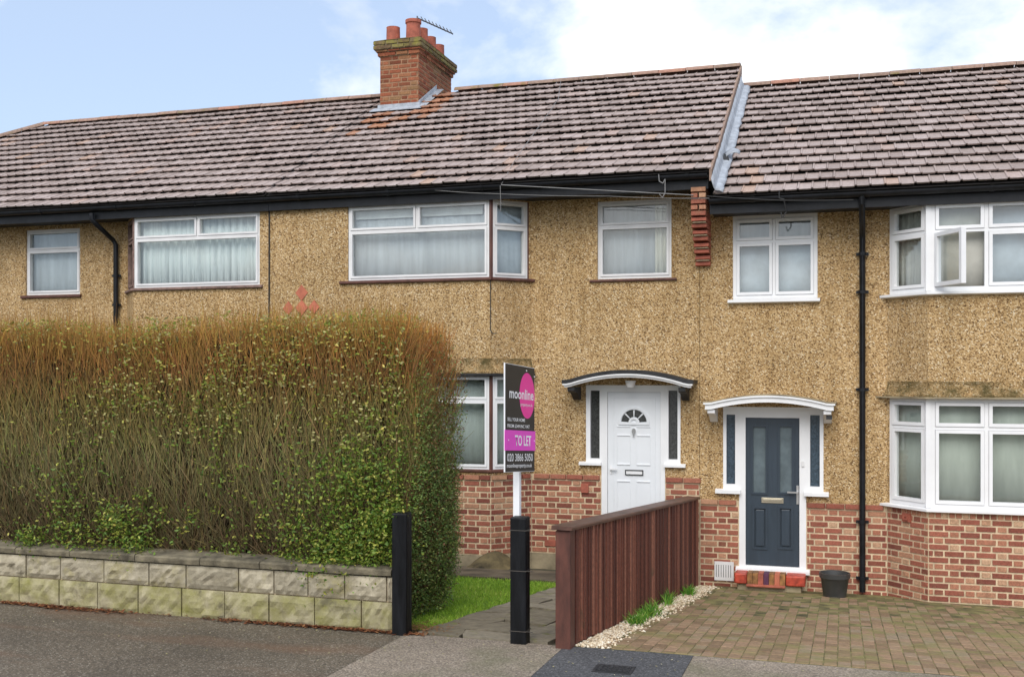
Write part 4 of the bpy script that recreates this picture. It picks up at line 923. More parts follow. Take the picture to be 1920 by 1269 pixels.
hanging('curtain', Fb, w2['s0'] - .05, w2['s1'] - .02, w2['z0'], w2['z1'], -.155, 'white_curtain', 'white curtain across the bay window of the left house', 'curtain', .022, .13)
hanging('net_curtain', Fm, w1['s0'] - .1, w1['s1'], w1['z0'], w1['z1'], -.17, 'grey_net', 'grey net curtain in the small square window at far left', 'curtain', .006, .2)
hanging('net_curtain', Fb, w3['s0'] - .1, XC2 - .05, w3['z0'], w3['z1'], -.17, 'grey_net', 'grey net curtain across the upper bay window of the middle house', 'curtain', .005, .2)
MBB = MB(Fb).box(w3['s0'] + .05, XC2 - .16, -.15, -.135, w3['z1'] - .17, w3['z1'] - .06); tag(MBB.build('roller_blind', 'pale_blind'), 'rolled-up pale blind along the top of the upper bay window, middle house', 'blind')
hanging('net_curtain', FcR, -.0, CL + .1, w3['z0'], w3['z1'], -.15, 'cool_blind', 'pale net curtain in the slanted side of the middle house upper bay', 'curtain', .004, .2)
hanging('net_curtain', Fm, w4['s0'] - .1, w4['s1'], w4['z0'], w4['z1'], -.22, 'grey_net', 'grey net curtain in the single window above the white front door', 'curtain', .005, .2)
hanging('curtain', Fm, w4['s1'] - .24, w4['s1'] - .02, w4['z0'], w4['z1'], -.165, 'cream_curtain', 'cream curtain drawn to the right side of the window above the white door', 'curtain', .02, .075)
hanging('net_curtain', Fb, w8['s0'] - .1, XC2 - .05, w8['z0'], w8['z1'], -.17, 'dusk_net', 'dull net curtain in the lower bay window of the middle house behind the sign', 'curtain', .006, .2)
hanging('net_curtain', FcR, -.0, CL + .1, w8['z0'], w8['z1'], -.15, 'dusk_net', 'dull net curtain in the slanted lower bay pane beside the sign', 'curtain', .006, .2)
hanging('roller_blind', Fm, w5['s0'] - .1, w5['s1'] + .05, w5['z0'] - .02, zz(1453, 456), -.17, 'cool_blind', 'bluish blind in the four-light window above the blue-grey door', 'blind', .001, 1)
hanging('net_curtain', Fm, w5['s0'] - .1, w5['s1'] + .05, zz(1453, 450), w5['z1'], -.24, 'grey_net', 'grey net behind the top panes of the four-light window', 'curtain', .003, .4)
hanging('roller_blind', Fb, PX(1850, YB) + .01, XD3 - .06, w6z0 - .02, w6z1, -.16, 'cool_blind', 'pale blue blind in the right panes of the upper bay, right house', 'blind', .001, 1)
hanging('roller_blind', Fb, XC3 - .04, PX(1850, YB) - .01, w6z0 - .02, w6z1, -.16, 'beige_blind', 'beige blind seen through the open casement of the upper bay', 'blind', .001, 1)
hanging('curtain', Fc3, -.12, CL - .1, w6z0 - .02, w6z1, -.15, 'beige_blind', 'pale curtain in the slanted side of the right house upper bay', 'curtain', .012, .12)
hanging('roller_blind', Fb, XC3 - .04, PX(1850, YB) - .01, w7z0 - .02, w7z1, -.15, 'green_blind', 'grey-green blind in the narrow front pane of the lower right bay', 'blind', .002, .5)
hanging('roller_blind', Fb, PX(1850, YB) + .01, XD3 - .06, w7z0 - .02, w7z1, -.15, 'green_blind', 'grey-green blind in the wide front pane of the lower right bay', 'blind', .002, .5)
hanging('roller_blind', Fc3, -.12, CL - .1, w7z0 - .02, w7z1, -.15, 'green_blind', 'grey-green blind in the slanted side of the lower right bay', 'blind', .002, .5)

# ------------------------------------------------------------------ GARDEN WALL
WY = 8.52; WX0, WX1 = -10.2, PX(733, WY - .05)
gw = root('garden_wall', ((WX0 + WX1) / 2, WY + .1, 0), 'low wall of two courses of rough buff stone blocks below the hedge', 'wall')
MB().box(WX0, WX1 - .01, WY + .02, WY + .2, -.3, .47).build('wall_core', 'mortar', gw)
def rough_block(mat, wd, ht, dp, seed):
    r = random.Random(seed); nx, nz = 9, 5; v = []; f = []
    for j in range(nz + 1):
        for i in range(nx + 1):
            a, b = i / nx, j / nz; ed = min(a, 1 - a) * wd / .03; eb = min(b, 1 - b) * ht / .03; e = min(1, ed, eb)
            y = -(.004 + e * (.016 + r.uniform(-.012, .014))); v.append((a * wd, y, b * ht))
    for j in range(nz):
        for i in range(nx): q = j * (nx + 1) + i; f.append((q, q + 1, q + nx + 2, q + nx + 1))
    o = len(v); v += [(0, dp, 0), (wd, dp, 0), (wd, dp, ht), (0, dp, ht)]; c = (0, nx, (nz + 1) * (nx + 1) - 1, nz * (nx + 1))
    f += [tuple(range(0, nx + 1))[::-1] + (o, o + 1) if False else (o, o + 1, c[1], c[0]), (o + 1, o + 2, c[2], c[1]), (o + 2, o + 3, c[3], c[2]), (o + 3, o, c[0], c[3])]
    me = bpy.data.meshes.new('stone_block'); me.from_pydata(v, [], f); me.materials.append(MATS[mat])
    for p in me.polygons: p.use_smooth = False
    return me
items = []
for row, (z, ht, mat) in enumerate(((-.02, .275, 'stone_lower'), (.268, .205, 'stone_upper'))):
    x = WX1; k = 0; lens = [.30, .455, .455, .455, .455] if row == 0 else [.06, .40, .36, .34, .36, .55, .40]
    while x > WX0:
        L = lens[k] if k < len(lens) else random.choice((.44, .455, .47) if row == 0 else (.36, .42, .50, .40))
        me = rough_block(mat, L - .012, ht, .14, 50 * row + k); items.append((me, Matrix.Translation((x - L + .006, WY + random.uniform(-.004, .004), z)))); x -= L; k += 1
pieces(gw, 'stone_block', items)
items = []; x = WX1; k = 0
while x > WX0:
    L = random.uniform(.55, .75); q = MB().prism([(WY - .035, .49), (WY - .04, .535), (WY - .02, .55), (WY + .24, .57), (WY + .24, .485)], 's', 0, L - .008)
    # prism of (n,z) along s in world axes
    me = bpy.data.meshes.new('coping_stone'); me.from_pydata([tuple(p + Vector((0, random.uniform(-.004, .004), random.uniform(-.004, .004)))) for p in q.v], [], q.f); me.materials.append(MATS['coping_stone'])
    items.append((me, Matrix.Translation((x - L, 0, 0)))); x -= L
pieces(gw, 'coping_stone', items)

# ------------------------------------------------------------------ HEDGE
def rot_basis(d):
    up = np.where(np.abs(d[:, 2:3]) < .9, np.array([[0, 0, 1.]]), np.array([[1., 0, 0]])); a = np.cross(d, up); a /= np.linalg.norm(a, axis=1, keepdims=True); return a, np.cross(d, a)
def twigs(base, d, ln, rad, col, bend, parent, name='twigs', mat='twig'):
    n = len(base); mid = base + d * (ln * .5)[:, None] + bend * (ln * .12)[:, None]; tip = base + d * ln[:, None] + bend * (ln * .30)[:, None]
    a, b = rot_basis(d); V = np.zeros((n, 9, 3)); 
    for k in range(3):
        an = 2 * math.pi * k / 3; o = a * math.cos(an) + b * math.sin(an)
        V[:, k] = base + o * rad[:, None]; V[:, 3 + k] = mid + o * (rad * .75)[:, None]; V[:, 6 + k] = tip + o * (rad * .35)[:, None]
    f = [];
    for s in (0, 3):
        for k in range(3): f.append((s + k, s + (k + 1) % 3, s + 3 + (k + 1) % 3, s + 3 + k))
    Fc = (np.array(f)[None] + (np.arange(n) * 9)[:, None, None]).reshape(-1, 4)
    return mesh_np(name, V.reshape(-1, 3), Fc, mat, parent, np.repeat(col, 9, axis=0))
def leaves(pos, size, col, parent, name='leaves', mat='leaf', droop=.4, ori=None):
    n = len(pos); d = rng.normal(size=(n, 3)); d[:, 2] = d[:, 2] * .6 + .15
    if ori is not None: d += ori
    d /= np.linalg.norm(d, axis=1, keepdims=True); a, b = rot_basis(d)
    th = rng.uniform(0, 2 * math.pi, n)[:, None]; w_ = a * np.cos(th) + b * np.sin(th); nn_ = np.cross(d, w_)
    s = size[:, None]; V = np.zeros((n, 6, 3)); 
    V[:, 0] = pos; V[:, 1] = pos + d * s * .35 + w_ * s * .27 + nn_ * s * .07; V[:, 2] = pos + d * s * .75 + w_ * s * .19 + nn_ * s * .05
    V[:, 3] = pos + d * s * 1.05 - nn_ * s * .06; V[:, 4] = pos + d * s * .75 - w_ * s * .19 + nn_ * s * .05; V[:, 5] = pos + d * s * .35 - w_ * s * .27 + nn_ * s * .07
    Fc = (np.array([(0, 1, 2, 3), (0, 3, 4, 5)])[None] + (np.arange(n) * 6)[:, None, None]).reshape(-1, 4)
    return mesh_np(name, V.reshape(-1, 3), Fc, mat, parent, np.repeat(col, 6, axis=0))
def vnoise(p, sc, seed):
    """cheap smooth 2-D noise"""
    r = np.random.default_rng(seed); g = r.random((64, 64)); x, y = p[:, 0] * sc + 40, p[:, 1] * sc + 40; i, j = np.floor(x).astype(int), np.floor(y).astype(int); fx, fy = x - i, y - j
    fx, fy = fx * fx * (3 - 2 * fx), fy * fy * (3 - 2 * fy); G = lambda a, b: g[a % 64, b % 64]
    return (G(i, j) * (1 - fx) + G(i + 1, j) * fx) * (1 - fy) + (G(i, j + 1) * (1 - fx) + G(i + 1, j + 1) * fx) * fy
HX0, HX1, HY0, HY1, HZ0, HZ1 = -10.2, PX(757, 8.72), 8.72, 9.95, .50, 2.72
hg = root('hedge', ((HX0 + HX1) / 2, (HY0 + HY1) / 2, 0), 'tall clipped brown and green privet hedge behind the low stone wall', 'hedge')
def ztop_(x): return HZ1 + .05 * np.sin(x * 1.3 + 1) + .04 * np.sin(x * 3.1) - .05 * np.clip((x + 5.0), -3, 0) * -.15
def front_y(x, z): return HY0 + .05 * np.sin(x * 2.1 + z * 1.7) + .03 * np.sin(x * 5 + z * 3) + .10 * np.clip((z - 2.2) / .5, 0, 1) ** 2 - .04 * np.clip((1.2 - z), 0, 1)
def end_x(y, z): return HX1 + .05 * np.sin(y * 4 + z * 2.3) + .10 * np.sin((z - .2) * 1.15) - .02 - .26 * np.clip((z - 2.0) / .75, 0, 1) ** 2 - .10 * np.clip((.5 - z) / .7, 0, 1)
# ragged shell well behind the twigs, coloured dark to read as shaded depth
def ragged(nu, nv, fn):
    U, V = np.meshgrid(np.linspace(0, 1, nu), np.linspace(0, 1, nv), indexing='ij'); P = fn(U.ravel(), V.ravel()); a = np.arange((nu - 1) * nv).reshape(nu - 1, nv)[:, :-1].ravel()
    return P, np.stack([a, a + nv, a + nv + 1, a + 1], 1)
hw = HX1 - HX0
def c_front(u, v): x = HX0 + u * (hw - .10); z = .35 + v * (HZ1 - .50); return np.stack([x, front_y(x, z) + .17 + rng.random(len(u)) ** 2 * .22, z + rng.normal(0, .03, len(u))], 1)
def c_top(u, v): x = HX0 + u * (hw - .16); y = HY0 + .22 + v * (HY1 - HY0 - .3); return np.stack([x, y, ztop_(x) - .10 - rng.random(len(u)) ** 1.5 * .22 - .3 * np.clip((x - HX1 + .5) / .4, 0, 1) ** 2], 1)
def c_end(u, v): y = HY0 + .10 + u * (HY1 - HY0 - .25); z = .02 + v * (HZ1 - .35); return np.stack([end_x(y, z) - .12 - rng.random(len(u)) ** 2 * .2, y, z + rng.normal(0, .02, len(u))], 1)
vv, ff, o_ = [], [], 0
for fn, nu, nv in ((c_front, 190, 70), (c_top, 190, 34), (c_end, 40, 80)):
    P, q = ragged(nu, nv, fn); vv.append(P); ff.append(q + o_); o_ += len(P)
stuff(mesh_np('dark_depth_shell', np.concatenate(vv) - np.array(OFF[hg]), np.concatenate(ff), 'hedge_core', hg))
def lerp3(t, stops):
    xs = [s for s, _ in stops]; return np.stack([np.interp(t, xs, [c[i] for _, c in stops]) for i in range(3)], 1)
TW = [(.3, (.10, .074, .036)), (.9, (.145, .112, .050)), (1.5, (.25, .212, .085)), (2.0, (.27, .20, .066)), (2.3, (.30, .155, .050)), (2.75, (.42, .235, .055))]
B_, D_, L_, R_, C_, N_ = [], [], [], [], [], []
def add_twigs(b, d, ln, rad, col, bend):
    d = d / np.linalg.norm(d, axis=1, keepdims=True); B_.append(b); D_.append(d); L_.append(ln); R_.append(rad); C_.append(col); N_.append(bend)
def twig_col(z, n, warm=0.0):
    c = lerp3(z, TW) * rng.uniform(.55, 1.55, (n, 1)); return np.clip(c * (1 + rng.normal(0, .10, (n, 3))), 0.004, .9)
n = 21000   # front
x = rng.uniform(HX0, HX1 - .02, n); z = HZ0 - .12 + (HZ1 - HZ0 - .02) * rng.random(n); dep = rng.exponential(.075, n); dep = np.clip(dep, 0, .32)
b = np.stack([x, front_y(x, z) + dep, z], 1); d = np.stack([rng.normal(0, .30, n), rng.normal(-.06, .16, n), np.ones(n)], 1)
low = np.clip((1.3 - z) / .9, 0, 1); d[:, 0] += low * rng.normal(0, .75, n); d[:, 2] -= low * .25
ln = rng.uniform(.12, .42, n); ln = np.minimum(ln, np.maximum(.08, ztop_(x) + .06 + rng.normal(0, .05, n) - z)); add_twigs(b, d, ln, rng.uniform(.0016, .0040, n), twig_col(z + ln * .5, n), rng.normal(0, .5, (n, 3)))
n = 5200    # right end
y = rng.uniform(HY0, HY1, n); z = rng.uniform(-.1, HZ1 - .1, n); dep = np.clip(rng.exponential(.07, n), 0, .3)
b = np.stack([end_x(y, z) - dep, y, z], 1); d = np.stack([rng.normal(.10, .25, n), rng.normal(0, .3, n), np.ones(n)], 1); ln = rng.uniform(.1, .36, n); ln = np.minimum(ln, np.maximum(.08, HZ1 + .02 - z))
c = twig_col(z + .1, n); c[:, 0] *= 1.15; add_twigs(b, d, ln, rng.uniform(.0016, .0036, n), c, rng.normal(0, .5, (n, 3)))
n = 2600    # rounded corner between front and end
a_ = rng.uniform(0, math.pi / 2, n); z = rng.uniform(.2, HZ1 - .15, n); dep = np.clip(rng.exponential(.05, n), 0, .2); rr_ = .16 - dep
b = np.stack([end_x(np.full(n, HY0), z) - .17 + np.cos(a_) * rr_, front_y(np.full(n, HX1), z) + .17 - np.sin(a_) * rr_, z], 1); d = np.stack([rng.normal(.05, .25, n), rng.normal(-.05, .25, n), np.ones(n)], 1)
add_twigs(b, d, rng.uniform(.1, .34, n), rng.uniform(.0016, .0038, n), twig_col(z + .1, n), rng.normal(0, .5, (n, 3)))
n = 9500    # crown: upright shoots, orange
x = rng.uniform(HX0, HX1 - .06, n); y = rng.uniform(HY0 + .02, HY1, n); z = ztop_(x) - rng.uniform(.12, .38, n) - .26 * np.clip((x - HX1 + .35) / .35, 0, 1) ** 2
b = np.stack([x, y, z], 1); d = np.stack([rng.normal(0, .13, n), rng.normal(-.05, .13, n), np.ones(n)], 1); ln = rng.uniform(.12, .37, n)
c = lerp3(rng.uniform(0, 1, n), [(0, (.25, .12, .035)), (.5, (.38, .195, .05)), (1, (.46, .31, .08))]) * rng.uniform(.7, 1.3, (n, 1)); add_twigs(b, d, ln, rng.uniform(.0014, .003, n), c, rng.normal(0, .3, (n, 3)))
stuff(twigs(*[np.concatenate(q) for q in (B_, D_)], *[np.concatenate(q) for q in (L_, R_)], np.concatenate(C_), np.concatenate(N_), None)) if False else None
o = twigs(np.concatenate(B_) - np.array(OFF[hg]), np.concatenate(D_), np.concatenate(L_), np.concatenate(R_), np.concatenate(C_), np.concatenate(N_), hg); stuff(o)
P_, S_, K_ = [], [], []
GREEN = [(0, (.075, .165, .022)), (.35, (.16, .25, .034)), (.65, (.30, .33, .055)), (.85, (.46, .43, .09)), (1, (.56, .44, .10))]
n = 72000   # front leaves, clumped
x = rng.uniform(HX0, HX1, n); z = rng.uniform(HZ0 - .05, HZ1 + .05, n); pz = np.stack([x, z], 1)
cl = vnoise(pz, 2.2, 1) * .6 + vnoise(pz, 6.5, 2) * .4
den = .02 + .52 * np.clip((cl - .47) / .25, 0, 1)
den *= np.interp(z, [.4, .75, 1.15, 1.6, 2.1, 2.5, 2.75], [1.0, .80, .45, .34, .70, .70, .85])
den += np.clip((x - (HX1 - 1.35)) / 1.1, 0, 1) * np.interp(z, [.4, 1.0, 1.5, 2.2, 2.8], [.85, .65, .40, .20, .05])
keep = rng.random(n) < den; x, z = x[keep], z[keep]; n = len(x)
P_.append(np.stack([x, front_y(x, z) + rng.normal(-.055, .035, n), z], 1)); S_.append(rng.uniform(.022, .044, n))
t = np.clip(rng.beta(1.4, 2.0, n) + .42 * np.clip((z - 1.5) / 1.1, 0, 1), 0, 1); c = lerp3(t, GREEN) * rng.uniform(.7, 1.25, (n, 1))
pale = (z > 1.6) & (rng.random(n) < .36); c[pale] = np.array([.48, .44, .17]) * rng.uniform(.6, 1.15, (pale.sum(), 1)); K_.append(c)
n = 24000    # end-face leaves, small and dense
y = rng.uniform(HY0 - .02, HY1, n); z = rng.uniform(-.05, HZ1 - .08, n); keep = rng.random(n) < np.interp(z, [0, .5, 1.3, 1.7, 2.2, 2.8], [.5, .95, .95, .5, .22, .12]); y, z = y[keep], z[keep]; n = len(y)
P_.append(np.stack([end_x(y, z) + rng.normal(.045, .03, n), y, z], 1)); S_.append(rng.uniform(.016, .030, n))
c = lerp3(rng.beta(1.1, 2.6, n), [(0, (.10, .18, .05)), (.4, (.20, .28, .065)), (.8, (.38, .37, .11)), (1, (.50, .44, .19))]) * rng.uniform(.7, 1.3, (n, 1)); br = rng.random(n) < np.interp(z, [.3, 1.3, 2.2], [.06, .15, .5]); c[br] = np.array([.20, .105, .04]) * rng.uniform(.6, 1.3, (br.sum(), 1)); K_.append(c)
n = 3600     # corner leaves
a_ = rng.uniform(0, math.pi / 2, n); z = rng.uniform(.1, HZ1 - .1, n); keep = rng.random(n) < np.interp(z, [.2, 1.0, 1.7, 2.6], [1, .9, .55, .2]); a_, z = a_[keep], z[keep]; n = len(z); rr_ = rng.normal(.21, .03, n)
P_.append(np.stack([end_x(np.full(n, HY0), z) - .17 + np.cos(a_) * rr_, front_y(np.full(n, HX1), z) + .17 - np.sin(a_) * rr_, z], 1)); S_.append(rng.uniform(.018, .036, n)); K_.append(lerp3(rng.beta(1.3, 2.2, n), GREEN) * rng.uniform(.7, 1.2, (n, 1)))
n = 9500     # crown leaves
x = rng.uniform(HX0, HX1 - .1, n); y = rng.uniform(HY0, HY1, n); pz = np.stack([x, y], 1); keep = rng.random(n) < np.clip((vnoise(pz, 1.6, 5) - .3) * 1.7, .12, 1); x, y = x[keep], y[keep]; n = len(x)
P_.append(np.stack([x, y, ztop_(x) + rng.uniform(-.2, .07, n) - .26 * np.clip((x - HX1 + .35) / .35, 0, 1) ** 2], 1)); S_.append(rng.uniform(.02, .036, n)); K_.append(lerp3(rng.uniform(.35, 1, n), GREEN) * rng.uniform(.8, 1.2, (n, 1)))
# trailing clumps over the coping
for cx, cz, sr, cnt in ((PX(640, 8.6), .62, .34, 1500), (PX(590, 8.6), .50, .16, 520), (PX(255, 8.6), .62, .17, 420), (PX(60, 8.6), .62, .17, 380), (PX(215, 8.6), .85, .2, 380), (PX(700, 8.6), .8, .3, 1100), (PX(728, 8.6), 1.0, .16, 420), (PX(745, 8.5), 1.03, .06, 70), (PX(660, 8.6), 1.3, .35, 700)):
    P_.append(np.stack([rng.normal(cx, sr * .55, cnt), np.minimum(HY0, 8.66) + rng.normal(-.08, .06, cnt), cz + rng.normal(0, sr * .45, cnt)], 1)); S_.append(rng.uniform(.02, .042, cnt)); K_.append(lerp3(rng.beta(1.5, 2.3, cnt), GREEN) * rng.uniform(.65, 1.3, (cnt, 1)))
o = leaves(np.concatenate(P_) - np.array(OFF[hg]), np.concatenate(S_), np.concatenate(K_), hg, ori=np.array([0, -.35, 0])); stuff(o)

# ------------------------------------------------------------------ GATE POSTS, SIGN, FENCE
def post(label, uL, uR, Y, v1, dp, name='gate_post'):
    x0, x1 = PX(uL, Y), PX(uR, Y); zt = PZ((uL + uR) / 2, v1, Y)
    r = root(name, ((x0 + x1) / 2, Y + dp / 2, 0), label, 'post', 'black timber gate posts')
    b = MB().box(x0, x1, Y, Y + dp, -.25, zt).build('shaft', 'black_timber', r, bevel=.012); return r, x0, x1, zt
p1, a, b, zt = post('black timber gate post standing at the end of the stone wall against the hedge', 734, 762, 8.44, 962, .13)
p2, a, b, zt2 = post('black timber gate post that carries the letting board', 956, 986, 8.44, 970, .13)
for v in (994, 1070, 1183):
    z = PZ(970, v, 8.44); t = MB(); t.holes(a - .004, b + .004, z - .003, z + .003, [], 8.44 - .004, 8.435 + .14); t.tube([(b, 8.45, z), (b + .06, 8.43, z + .004)], .003, 5); t.build('wire_tie', 'wire', p2)
nx, ny, fx_, fy_ = PX(947, 8.21), 8.21, PX(1002, 8.79), 8.79
ang = math.atan2(fy_ - ny, fx_ - nx); BW = math.hypot(fx_ - nx, fy_ - ny); bz1 = PZ(947, 680, 8.21); bz0 = PZ(946, 885, 8.21); BH = bz1 - bz0
sg = root('letting_board', ((a + b) / 2, 8.58, .0), 'black and pink TO LET board on a white post beside the path', 'sign')
FB = Fr(nx, ny, ang, -.070)
bd = MB(FB).box(0, BW, -.012, 0, bz0, bz1).build('board', 'sign_white', sg)
def zf(t): return bz1 - BH * t
MB(FB).box(.004, BW - .002, .0005, .002, zf(.995), zf(.615)).build('lower_panel', 'sign_black', bd) if False else None
MB(FB).box(.004, BW - .002, .0003, .0015, zf(.612), zf(.004)).build('upper_panel', 'sign_black', bd)
MB(FB).box(.004, BW - .002, .0003, .0015, zf(.996), zf(.800)).build('lower_panel', 'sign_black', bd)
MB(FB).box(-.012, BW + .006, .0003, .006, zf(.800), zf(.612)).build('to_let_slip', 'sign_magenta', bd)
MB(FB).prism([(BW * .735 + BW * .262 * math.cos(i * math.pi / 24), zf(.277) + BH * .218 * math.sin(i * math.pi / 24)) for i in range(48)], 'n', .0016, .0026).build('pink_disc', 'sign_pink', bd)
def text(body, s0, s1, tc, th, n, mat='sign_white', bold=0.0, name='lettering'):
    """flat lettering on the board; width and height set in board units"""
    cu = bpy.data.curves.new('t', 'FONT'); cu.body = body; cu.offset = bold; cu.resolution_u = 3; to = bpy.data.objects.new('t', cu); COL.objects.link(to)
    dg = bpy.context.evaluated_depsgraph_get(); me = bpy.data.meshes.new_from_object(to.evaluated_get(dg)); bpy.data.objects.remove(to)
    co = np.array([v.co[:] for v in me.vertices]); lo, hi = co.min(0), co.max(0)
    for v in me.vertices:
        s = (s0 + (v.co.x - lo[0]) / (hi[0] - lo[0]) * (s1 - s0)) * BW; z = zf(tc + th / 2) + (v.co.y - lo[1]) / (hi[1] - lo[1]) * th * BH
        v.co = FB.p(s, n, z) - OFF[bd]
    me.materials.clear(); me.materials.append(MATS[mat]); return link(name, me, bd)
text('moonline', .13, .955, .268, .098, .0034, bold=.016); text('property.co.uk', .50, .92, .368, .040, .0034, bold=.006)
text('SELL YOUR HOME', .07, .66, .512, .032, .0024, bold=.014); text('FROM £349 INC VAT', .07, .82, .572, .032, .0024, bold=.014)
text('TO LET', .30, .86, .706, .100, .0068, bold=.022); text('020 3866 5050', .06, .93, .864, .072, .0024, bold=.008); text('moonlineproperty.co.uk', .05, .90, .945, .048, .0024, bold=.012)
for s, t in ((.09, .705), (.97, .705), (.70, .04), (.98, .085)): MB(FB).prism([(s * BW + .006 * math.cos(i), zf(t) + .006 * math.sin(i)) for i in range(6)], 'n', .006 if .6 < t < .8 else .0026, .009).build('screw', 'sign_white', bd)
xp0, xp1 = PX(969, 8.50), PX(983, 8.50); MB().box(xp0, xp1, 8.585, 8.64, .3, bz1 - .1).build('white_post', 'sign_white', sg) if False else MB().box(PX(977, 8.6) - .062, PX(977, 8.6) - .008, 8.575, 8.63, .02, bz0 + .35).build('white_post', 'sign_white', sg)

fc = root('garden_fence', (fence_x(11), 11, ground_right(11)), 'reddish brown slatted timber fence running from the pavement back to the houses', 'fence')
fyA, fyB = 8.50, 13.80
fang = math.atan2(fyB - fyA, fence_x(fyB) - fence_x(fyA)); FL = math.hypot(fyB - fyA, fence_x(fyB) - fence_x(fyA))
FF = Fr(fence_x(fyA) + .02, fyA, fang)      # n points to the drive side
fh0 = PZ(1067, 985, 8.5); fh1 = PZ(1308, 931, 13.8)
def ftop(s): return fh0 + (fh1 - fh0) * s / FL
def fbase(s): return ground_right(fyA + (fyB - fyA) * s / FL)
q = MB(FF); q.box(-.10, .03, -.10, .03, -.25, fh0 - .03); q.build('end_post', 'fence_post', fc, bevel=.01)
for s in (2.55, 4.35, FL - .06): MB(FF).box(s - .05, s + .05, -.10, -.002, fbase(s) - .2, ftop(s) - .02).build('post', 'fence_wood', fc, bevel=.006)
for frac in (.12, .5, .88):
    q = MB(FF); z0_, z1_ = fbase(.03) + (ftop(.03) - fbase(.03)) * frac, fbase(FL) + (ftop(FL) - fbase(FL)) * frac
    q.add([(.03, -.045, z0_ - .035), (.03, -.0, z0_ - .035), (.03, -.0, z0_ + .035), (.03, -.045, z0_ + .035), (FL, -.045, z1_ - .035), (FL, -.0, z1_ - .035), (FL, -.0, z1_ + .035), (FL, -.045, z1_ + .035)], [(0, 1, 2, 3), (7, 6, 5, 4), (0, 4, 5, 1), (1, 5, 6, 2), (2, 6, 7, 3), (3, 7, 4, 0)]); q.build('rail', 'fence_wood', fc)
s = .05; k = 0
rr = random.Random(11)
while s < FL - .02:
    wd = .038 if s < 2.6 else (.06 if s < 4.2 else .075); wd *= rr.uniform(.88, 1.12); zb_ = fbase(s) + rr.uniform(.0, .03); zt_ = ftop(s) - .025
    tk = .026 + rr.uniform(-.003, .006); q = MB(FF).prism([(s, .001), (s, tk), (s + .005, tk + .004), (s + wd - .005, tk + .004 * rr.random()), (s + wd, tk - .003), (s + wd, .001)], 'z', zb_, zt_); q.build('slat', 'fence_wood', fc); s += wd + (.017 if s < 2.6 else .008)
q = MB(FF); t0, t1 = -.13, FL + .02
pr = [(-.125, -.030), (.05, -.030), (.055, -.010), (.045, 0), (-.12, .006)]
m = len(pr); vs = [(t, n_, ftop(t) + z_) for t in (t0, t1) for n_, z_ in pr]; q.add(vs, [tuple(range(m)), tuple(range(2 * m - 1, m - 1, -1))] + [(i, (i + 1) % m, m + (i + 1) % m, m + i) for i in range(m)]); q.build('cap_rail', 'fence_cap', fc)

# ------------------------------------------------------------------ FLOWERPOT, DRAIN COVER
yp_ = 13.50; cx = PX(1565, yp_); zp0 = ground_right(yp_) + .0; rp = (PX(1594, yp_) - PX(1535, yp_)) / 2; hp = PZ(1565, 1076, yp_) - zp0 + .02
pt = root('plant_pot', (cx, yp_, zp0), 'dark grey plastic plant pot standing beside the step and downpipe', 'plant pot')
MB().lathe((cx, yp_, zp0), [(0, .004), (rp * .70, .004), (rp * .74, .03), (rp * .90, hp - .07), (rp * .99, hp - .055), (rp * 1.0, hp), (rp * .91, hp), (rp * .86, hp - .06), (rp * .66, .03)], 36).build('pot', 'grey_plastic', pt, smooth=True)
MB().lathe((cx, yp_, zp0), [(0, hp - .09), (rp * .85, hp - .085)], 24).build('compost', 'soil', pt)
dx, dy = PX(1152, 7.95), 7.93
dc = root('drain_cover', (dx, dy, .006), 'small black rectangular drain cover set in the dark tarmac patch', 'drain cover')
MB().holes(dx - .15, dx + .15, dy - .11, dy + .11, [], 0, 1) if False else None
MB().box(dx - .15, dx + .15, dy - .11, dy + .11, .002, .011).build('frame', 'iron', dc)
MB().box(dx - .125, dx + .125, dy - .085, dy + .085, .011, .015).build('lid', 'black_matt', dc)
for i in range(6):
    for j in range(3): MB().box(dx - .115 + i * .04, dx - .09 + i * .04, dy - .07 + j * .05, dy - .04 + j * .05, .015, .019).build('tread', 'iron', dc)

# ------------------------------------------------------------------ CABLES
def cable(label, pts, r, mat, cat='cable', sag=0.0):
    P = []
    for i in range(len(pts) - 1):
        a, b = Vector(pts[i]), Vector(pts[i + 1])
        for t in range(8): k = t / 8; P.append(a.lerp(b, k) - Vector((0, 0, sag * 4 * k * (1 - k))))
    P.append(Vector(pts[-1])); o = MB().tube(P, r, 6).build('cable', mat); return tag(o, label, cat)
def P3(u, v, Y): return (PX(u, Y), Y, PZ(u, v, Y))
yc = YE - .06
cable('pale overhead cable strung along the gutter from the bay to the kneeler', [P3(940, 347, yc), P3(1242, 363, yc + .02), P3(1300, 366, YE + .04)], .006, 'cable_pale', sag=.0)
cable('thin dark cable drooping below the gutter of the middle house', [P3(800, 355, yc + .02), P3(920, 363, yc + .06), P3(1140, 368, YE + .05), P3(1330, 372, YE + .03)], .004, 'cable_pale', sag=.01)
cable('dark cable running along the gutter of the right-hand house', [P3(1325, 368, yc), P3(1465, 376, yc), P3(1600, 375, yc)], .006, 'cable_black', sag=.004)
cable('thin grey cable lying over the roof tiles from ridge to gutter', [slope_pt(PX(1053, YR), Lr, ZE2, .08), slope_pt(PX(1048, 16.5), (16.5 - YE) / cs_, ZE2, .07), slope_pt(PX(1032, 15.9), (15.9 - YE) / cs_, ZE2, .07), slope_pt(PX(990, 14.6), (14.6 - YE) / cs_, ZE2, .07), slope_pt(PX(965, 13.9), (13.9 - YE) / cs_, ZE2, .07), P3(940, 346, yc)], .004, 'cable_pale')
cable('white cable dropping from the gutter past the bay window corner', [P3(938, 348, yc), P3(939, 396, YB - .12)], .005, 'cable_pale')
